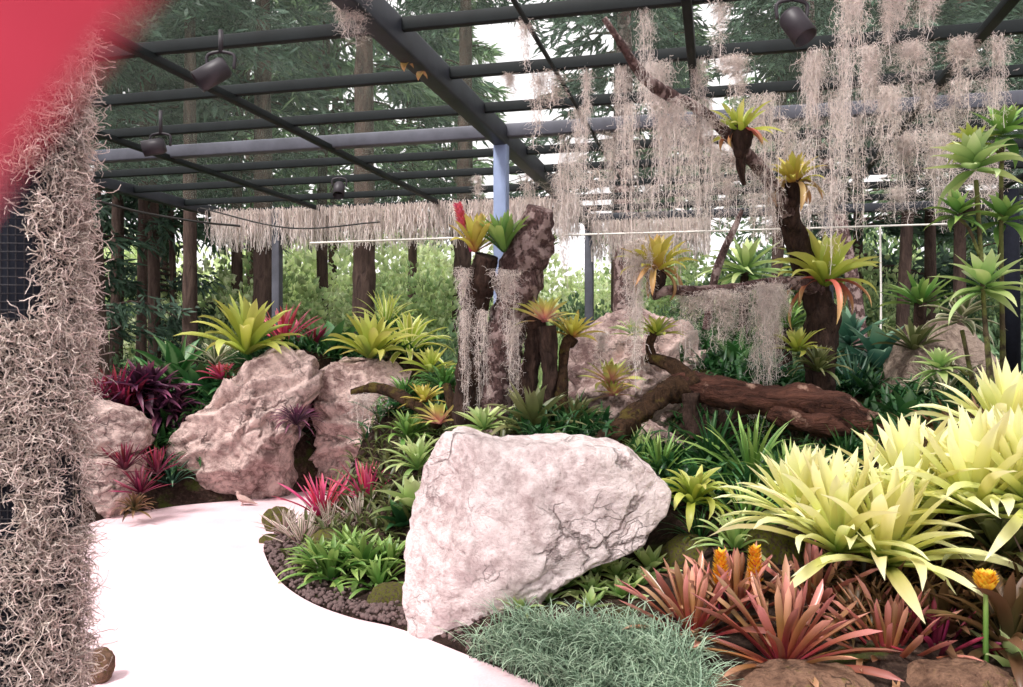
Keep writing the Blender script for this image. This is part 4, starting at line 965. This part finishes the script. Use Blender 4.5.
# ------------------------------------------------------------------ dove
def dove():
    o = W(243, 501.5, 8.25); o.z = 0; s = .0098           # metres per photo pixel there
    c = lambda x, y, z=0: (x*s, z*s, y*s)
    P = [tube([c(15, 2.0), c(10, 3.2), c(6, 4.8), c(1, 6.2), c(-3, 8.2), c(-5, 10.5), c(-5.3, 12.2), c(-6.2, 13.4), c(-7.2, 13.2)], [.4*s, 1.3*s, 2.4*s, 3.5*s, 3.0*s, 1.9*s, 1.75*s, 1.5*s, .4*s], 14, 60)]
    for sy in (-1, 1):
        P.append(tube([c(0, 4.2, sy*1.3), c(-.6, 2, sy*1.3), c(-.2, .3, sy*1.3)], [.6*s, .34*s, .3*s], 8, 9))
        for t in (-.8, 0, .8): P.append(tube([c(-.2, .35, sy*1.3), c(-2.0, .25, sy*1.3+t)], [.28*s, .2*s], 6, 3))
    b = ob('dove', jmesh('dove', P), M['feather'], None, o, (0, 0, math.radians(-6)))
    props(b, 'small pinkish grey dove standing on the path before the large rear rock', 'bird')
    ob('beak', jmesh('beak', [tube([c(-6.9, 13.3), c(-8, 12.9), c(-8.8, 12.4)], [.6*s, .42*s, .08*s], 8, 8)]), M['beak'], b)
    for sy in (-1, 1):
        V, T = ICO[2]
        ob('eye', mesh('eye', V*.33*s+np.array(c(-6, 13.6, sy*1.35)), T), M['lamp_lens'], b)
        ob('wing', jmesh('wing', [tube([c(-3, 8, sy*2.5), c(1, 6.8, sy*3.4), c(7, 4.6, sy*2.3), c(12, 3.2, sy*.8)], [.7*s, 1.5*s, 1.1*s, .2*s], 10, 24)]), M['feather'], b)
dove()
# ------------------------------------------------------------------ tall leafy stems by the picture edge
def stems():
    defs = [('tallest leafy stem with big green top leaves by the picture edge', (1003, 372, 5.4), [(1002, 300), (1001, 210), (1002, 140)], [(1002, 138, 46, 'leaf_green'), (1004, 224, 40, 'leaf_green'), (970, 148, 30, 'leaf_lime')]),
            ('pale leafy stem in front of the tallest one', (990, 380, 5.2), [(985, 320), (980, 240), (976, 180)], [(976, 172, 56, 'leaf_pale'), (958, 218, 36, 'leaf_green'), (984, 292, 54, 'leaf_pale')]),
            ('short leafy stem with cream striped leaves at the foot of the tall ones', (975, 400, 5.5), [(968, 360), (962, 330)], [(962, 322, 42, 'leaf_variegated'), (940, 372, 34, 'leaf_pale')])]
    for lab, b, st, tops in defs:
        o = W(*b); e = empty('dracaena', o, lab, 'plant'); Y = b[2]
        P = [W(b[0], b[1]+60, Y)-o]+[Vector((0, 0, 0))]+[W(x, y, Y)-o for x, y in st]
        ob('stem', jmesh('stem', [tube(P, [.02]*2+[.014]*len(st), 8, 40, .1, 10)]), M['bark_green'], e)
        for x, y, r, m in tops:
            ob('foliage', proto('whorl'), M[m], e, W(x, y, Y)-o, tilt_rot(10), r*Y/F*.95)
            j = min(range(len(st)), key=lambda k: abs(st[k][1]-y)); a = W(st[j][0], st[j][1], Y)-o; q = W(x, y, Y)-o
            if (a-q).length > .12: ob('branch', jmesh('branch', [tube([a+Vector((0, 0, -.1)), (a+q)/2, q], [.011, .01, .009], 7, 12)]), M['bark_green'], e)
stems()

# ------------------------------------------------------------------ trees and shrubs behind
def leaf_quads(Cn, D, L, Wd, jit=.6):
    """small folded leaves at Cn pointing along D."""
    n = len(Cn); D = nrm(D+rng.normal(size=(n, 3))*jit); s = nrm(np.cross(D, rng.normal(size=(n, 3))))
    N = np.cross(s, D); L = L[:, None]; w = (Wd[:, None])/2
    V = np.stack([Cn, Cn+D*L*.45+s*w+N*w*.3, Cn+D*L, Cn+D*L*.45-s*w+N*w*.3], 1)
    idx = np.arange(n*4).reshape(n, 4)
    T = np.concatenate([idx[:, [0, 1, 2]], idx[:, [0, 2, 3]]])
    u = np.stack(np.broadcast_arrays(np.arange(n)[:, None]//6+np.array([.5, .05, .5, .95])[None], np.array([0, .5, 1, .5])[None]+0*np.arange(n)[:, None]), -1)
    return V.reshape(-1, 3), T, u.reshape(-1, 2)
def conifer(h=1., first=.3, rmax=.2, n=6000, droop=.25):
    """crown of a unit-high conifer: boughs with hanging sprays. Returns crown, trunk meshes (height 10 m)."""
    H = 10.; nb = 52; crown = []; wood = [tube([(0, 0, -.3), (.05, 0, 3), (-.04, .05, 7), (0, 0, H)], [.1, .085, .05, .015], 10, 24, .1, 2)]
    per = n//nb
    for i in range(nb):
        f = rng.uniform(0, 1)**.9; z = H*(first+(1-first)*f); a = rng.uniform(0, 2*PI)
        L = H*rmax*(1-f*.8)*rng.uniform(.6, 1.1)
        dirv = np.array([math.cos(a), math.sin(a), 0])
        t = rng.uniform(.12, 1, per)
        c = dirv*(t*L)[:, None]+np.array([0, 0, z])+np.array([0, 0, 1])*(t*L*.18-droop*L*t**2)[:, None]
        sd = np.array([-dirv[1], dirv[0], 0]); c = c+sd*(rng.normal(0, .09, per)*L*(1-.4*t))[:, None]+np.array([0, 0, 1])*rng.normal(-.06, .08, per)[:, None]*1.2
        crown.append(leaf_quads(c, dirv*.8+np.array([0, 0, -.45]), rng.uniform(.18, .42, per), rng.uniform(.04, .09, per), .45))
        wood.append(tube([(0, 0, z), tuple(dirv*L*.5+np.array([0, 0, z+.06*L])), tuple(dirv*L+np.array([0, 0, z-.1*L]))], [.035, .02, .006], 5, 6))
    return jmesh('crown', crown), jmesh('trunk', wood)
def broadleaf(first=.35, n=6500, spread=.28, lumps=26, lsz=(.14, .3)):
    H = 10.; crown = []; wood = [tube([(0, 0, -.3), (.1, .05, 3), (0, -.1, 6), (.1, 0, 9)], [.18, .14, .1, .03], 10, 24, .1, 2)]
    per = n//lumps
    for i in range(lumps):
        f = rng.uniform(0, 1); z = H*(first+(1-first)*f); a = rng.uniform(0, 2*PI); R = H*spread*math.sin(PI*min(.95, .2+f*.75))*rng.uniform(.3, 1)
        c0 = np.array([R*math.cos(a), R*math.sin(a), z]); rr = H*.1*rng.uniform(.6, 1.2)
        d = nrm(rng.normal(size=(per, 3))); c = c0+d*(rr*rng.uniform(.3, 1, per)**.5)[:, None]*np.array([1, 1, .7])
        crown.append(leaf_quads(c, d+np.array([0, 0, -.3]), rng.uniform(*lsz, per), rng.uniform(.07, .14, per), .7))
        wood.append(tube([(0, 0, max(2.5, z-1.6)), tuple(c0*.55+np.array([0, 0, .4*z])), tuple(c0)], [.05, .035, .01], 5, 8))
    return jmesh('crown', crown), jmesh('trunk', wood)
def shrubmesh(n=2600, lsz=(.07, .15), lumps=16):
    per = n//lumps; out = []
    for i in range(lumps):
        d0 = nrm(rng.normal(size=3)); c0 = d0*np.array([.55, .55, .42])+np.array([0, 0, .5]); rr = rng.uniform(.22, .42)
        d = nrm(rng.normal(size=(per, 3))); c = c0+d*(rr*rng.uniform(.5, 1, per))[:, None]
        out.append(leaf_quads(c, d+np.array([0, 0, .15]), rng.uniform(*lsz, per), rng.uniform(.03, .06, per), .6))
    return jmesh('foliage', out)
CON = [conifer(), conifer(first=.4, rmax=.23, droop=.4), conifer(first=.22, rmax=.26, droop=.15)]
BRD = [broadleaf(), broadleaf(.45, 6000, .24)]
SHR = [shrubmesh(), shrubmesh(2600, (.09, .2)), shrubmesh(3000, (.05, .11))]
FAR = [shrubmesh(6500, (.03, .065), 26), shrubmesh(6000, (.035, .075), 30), shrubmesh(5000, (.04, .09), 20)]
def tree(px, Y, h, kind, mat, label, bark='bark_far', z=None, wide=1.):
    x = (px-CX)*Y/F; cr, tk = (CON[kind] if kind < 3 else BRD[kind-3])
    e = empty('tree', (x, Y, .25 if z is None else z), label, 'tree', None, random.uniform(0, 6.28)); e.scale = (h/10*wide, h/10*wide, h/10)
    ob('trunk', tk, M[bark], e); ob('crown', cr, M[mat], e)
def bole(px, Y, r, top, label, lean=0, mat='bark_far', ck=None, cm='canopy_dark', low=None):
    """a tall bare trunk whose crown starts high up."""
    x = (px-CX)*Y/F; e = empty('tree', (x, Y, .2), label, 'tree')
    R = r*Y/F
    ob('trunk', jmesh('trunk', [tube([(0, 0, -.3), (lean*.3, 0, 2.2), (lean, 0, 5), (lean*1.3, 0, top)], [R*1.15, R, R*.85, R*.4], 12, 40, .14, 3, px)]), M[mat], e)
    ob('crown', (CON[1] if ck is None else CON[ck])[0], M[cm], e, (lean*1.2, 0, low if low is not None else top*.35), (0, 0, px), (.7, .7, (top*.7)/10))
bole(190, 12.2, 7, 9, 'straight slender trunk standing nearest the big-leaved plants', 0)
bole(141, 14.2, 5, 9.5, 'slim trunk of the close pair beside the moss column, thinner one', .05)
bole(155, 14.6, 6, 9.5, 'slim trunk of the close pair beside the moss column, thicker one', -.05)
bole(106, 11.5, 9, 9, 'leaning trunk half hidden by the moss column', -.6)
bole(263, 13.2, 10, 10, 'stout trunk standing just behind the big lime bromeliad', 0)
bole(364, 12.4, 11, 11, 'stout mossy trunk in front of the bright gap under the roof', 0, 'bark_far')
bole(624, 13.2, 11, 10, 'stout reddish trunk behind the golden bromeliad', 0, 'bark_pink')
bole(460, 17, 9, 13, 'tall trunk rising far behind the steel post', .1)
bole(870, 12.6, 7, 9, 'pale leaning trunk behind the hanging white cord', -.8, 'bark_pink')
bole(900, 14, 6, 9, 'thin trunk behind the green bromeliad of the outcrop', .2)
bole(775, 13.5, 6, 9, 'thin trunk behind the stout dead stem', .1)
TR = [(98, 12.8, 7, 2, 'canopy_dark', 'low and bushy, right beside the moss column'), (172, 15.5, 7.5, 2, 'canopy_dark', 'low and bushy, behind the straight slender trunk'), (60, 15, 11, 2, 'canopy_dark', 'behind the moss column'), (165, 18, 12, 0, 'canopy_dark', 'above the nearest spot lamp'), (250, 23, 13, 1, 'canopy_mid', 'between the spot lamps'), (335, 27, 16, 0, 'canopy_mid', 'over the far spot lamp'),
      (410, 22, 13, 1, 'canopy_dark', 'beside the main roof beam'), (455, 32, 17, 0, 'canopy_mid', 'behind the main roof beam'), (615, 21, 13, 1, 'canopy_dark', 'behind the bare branch tip'), (665, 30, 16, 0, 'canopy_mid', 'above the bare branch'),
      (860, 18, 12, 2, 'canopy_dark', 'behind the thick roof moss'), (930, 16, 12, 1, 'canopy_dark', 'above the grey outcrop'), (1000, 19, 13, 2, 'canopy_dark', 'behind the tall leafy stems'), (910, 29, 17, 0, 'canopy_mid', 'far beyond the hanging lamp'),
      (800, 34, 14, 3, 'canopy_mid', 'far off behind the topmost bromeliad'), (115, 14.5, 12, 1, 'canopy_dark', 'closest behind the slim trunk pair'), (240, 16, 12, 0, 'canopy_dark', 'behind the straight slender trunk'), (325, 17.5, 13, 1, 'canopy_mid', 'behind the stout trunk'), (830, 14.5, 11, 1, 'canopy_dark', 'closest behind the leaning trunk'), (960, 14.0, 11, 0, 'canopy_dark', 'closest behind the grey outcrop'), (-30, 20, 14, 0, 'canopy_mid', 'out beyond the moss column'), (1080, 22, 15, 2, 'canopy_mid', 'out beyond the leafy stems')]
for px, Y, h, k, m, w in TR:
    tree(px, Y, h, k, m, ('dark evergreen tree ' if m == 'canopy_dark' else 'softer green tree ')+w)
SB = []
for px in range(80, 1060, 46): SB.append((px+random.uniform(-12, 12), random.uniform(12.6, 14.5), random.uniform(1.0, 1.7)))
for px in range(60, 1080, 52): SB.append((px+random.uniform(-14, 14), random.uniform(16, 19), random.uniform(1.8, 2.9)))
for px in range(40, 1090, 60): SB.append((px+random.uniform(-14, 14), random.uniform(24, 30), random.uniform(3.2, 5.2)))
for i, (px, Y, s) in enumerate(SB):
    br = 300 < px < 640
    pick = random.random()  # brighter leaf colours stand in for sunlight on the shrubs
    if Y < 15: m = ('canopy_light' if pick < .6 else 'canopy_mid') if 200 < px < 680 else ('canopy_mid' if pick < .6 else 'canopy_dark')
    elif Y < 20: m = ('canopy_sunlit' if pick < .35 else 'canopy_light' if pick < .8 else 'canopy_mid') if 200 < px < 640 else ('canopy_light' if pick < .35 else 'canopy_mid')
    else: m = 'canopy_sunlit' if px < 640 else ('canopy_light' if pick < .5 else 'canopy_mid')
    nm = 'near row of leafy shrubs behind the bed' if Y < 15 else ('middle row of sunlit shrubs beyond the pergola' if Y < 20 else 'tall pale shrubs far beyond the pergola')
    thing('shrub', random.choice(SHR if Y < 15 else FAR), M[m], {'n': 'leafy shrub in the row just behind the planted beds', 'm': 'sunlit shrub in the second row beyond the pergola', 't': 'tall shrub with a sunlit pale colour in the farthest row beyond the pergola'}[nm[0]], 'shrub', nm, loc=((px-CX)*Y/F, Y, .1), rot=(0, 0, random.uniform(0, 6)), scale=(s*.8, s*.8, s))

# ------------------------------------------------------------------ low ground cover and the blue-green grass
def scatter_poly(poly, n):
    P = np.array(poly); lo, hi = P.min(0), P.max(0); out = []
    while len(out) < n:
        q = rng.uniform(lo, hi); c = False
        for i in range(len(P)):
            a, b = P[i-1], P[i]
            if (a[1] > q[1]) != (b[1] > q[1]) and q[0] < a[0]+(q[1]-a[1])*(b[0]-a[0])/(b[1]-a[1]): c = not c
        if c: out.append(q)
    return np.array(out)
def grass():
    n = 5200
    pts = scatter_poly([(462, 655), (500, 640), (560, 634), (640, 632), (690, 652), (712, 700), (690, 740), (600, 740), (545, 694), (500, 674)], n)
    z = np.zeros(n)
    for k in range(5):
        Y = (CAMZ-z)*F/(pts[:, 1]+4-HY); g = np.c_[(pts[:, 0]-CX)*Y/F, Y]; z = z*.4+.6*np.clip(ground_z(g[:, 0], g[:, 1]), 0, .4)
    sd = path_sd(g[:, 0], g[:, 1]); g = g[sd > -.02]; n = len(g)
    z = ground_z(g[:, 0], g[:, 1]); cl = rng.integers(0, 90, n)
    az = rng.uniform(0, 2*PI, n)
    V = leaves(az, np.radians(rng.uniform(50, 88, n)), rng.uniform(.1, .28, n), np.full(n, .0065), np.radians(rng.uniform(50, 130, n)), np.c_[g, np.maximum(z, .0)], n=5, shape='spike')
    props(ob('grass', jmesh('grass', [V]), M['grass_blade']), 'fine blue-green grass mat between the boulder and the path', 'grass', kind='stuff')
grass()
def cover(name, x0, x1, y0, y1, n, mat, label, Lr, Wr, test=None):
    x = rng.uniform(x0, x1, n); y = rng.uniform(y0, y1, n); d = path_sd(x, y); m = d > .18
    if test is not None: m &= test(x, y)
    x, y = x[m], y[m]; z = ground_z(x, y); n = len(x)
    k = 3; x = np.repeat(x, k)+rng.normal(0, .05, n*k); y = np.repeat(y, k)+rng.normal(0, .05, n*k); z = np.repeat(z, k)
    d = path_sd(x, y); mm = d > .1; x, y, z = x[mm], y[mm], z[mm]
    n = len(x)
    V = leaves(rng.uniform(0, 6.3, n), np.radians(rng.uniform(15, 80, n)), rng.uniform(*Lr, n), rng.uniform(*Wr, n), np.radians(rng.uniform(20, 100, n)), np.c_[x, y, z], n=4, shape='lance')
    props(ob(name, jmesh(name, [V]), M[mat]), label, 'ground cover', kind='stuff')
cover('undergrowth', .1, 4.2, 5.2, 10.5, 5200, 'leaf_dark', 'low dark leafy undergrowth filling the bed behind the boulder', (.12, .34), (.02, .05))
cover('undergrowth', -1.6, .3, 5.8, 8.2, 700, 'leaf_olive', 'low dull green undergrowth around the feet of the twin trunks', (.1, .24), (.02, .04))
cover('undergrowth', -6.5, -.6, 7.6, 11.5, 4200, 'leaf_dark', 'low dark undergrowth on the bank behind the rear rocks', (.14, .36), (.02, .06))
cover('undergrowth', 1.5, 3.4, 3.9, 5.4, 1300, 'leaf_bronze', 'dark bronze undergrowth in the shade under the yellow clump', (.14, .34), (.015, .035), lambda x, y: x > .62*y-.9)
cover('undergrowth', -5.5, 5.5, 10.5, 15, 3800, 'leaf_green', 'low green undergrowth between the beds and the shrub rows', (.2, .45), (.03, .08))

# ------------------------------------------------------------------ light, sky, camera
w = bpy.data.worlds.new('World'); bpy.context.scene.world = w; w.use_nodes = True
nt = w.node_tree; nt.nodes.clear(); bg = nt.nodes.new('ShaderNodeBackground'); wo = nt.nodes.new('ShaderNodeOutputWorld')
bg.inputs[0].default_value = (1., .965, .985, 1); bg.inputs[1].default_value = 1.12; nt.links.new(bg.outputs[0], wo.inputs[0])
sd = bpy.data.lights.new('sun', 'SUN'); sd.energy = 3.9; sd.angle = math.radians(14); sd.color = (1, .96, .93)
so = bpy.data.objects.new('sun', sd); C.objects.link(so); so.rotation_euler = Vector((.45, .55, -1.)).to_track_quat('-Z', 'Y').to_euler(); so.location = (-4, -4, 9)
cd = bpy.data.cameras.new('camera'); co = bpy.data.objects.new('camera', cd); C.objects.link(co)
cd.sensor_width = 36; cd.lens = 36*F/1023; cd.clip_start = .008; cd.clip_end = 300
co.location = (0, 0, CAMZ); co.rotation_euler = (PI/2, 0, 0)
cd.dof.use_dof = True; cd.dof.focus_distance = 6.; cd.dof.aperture_fstop = 8.
sc = bpy.context.scene; sc.camera = co
sc.view_settings.view_transform = 'Standard'; sc.view_settings.look = 'None'; sc.view_settings.gamma = 1; sc.view_settings.use_curve_mapping = False
sc.view_settings.exposure = 0.5
sc.cycles.transparent_max_bounces = 16; sc.cycles.max_bounces = 8
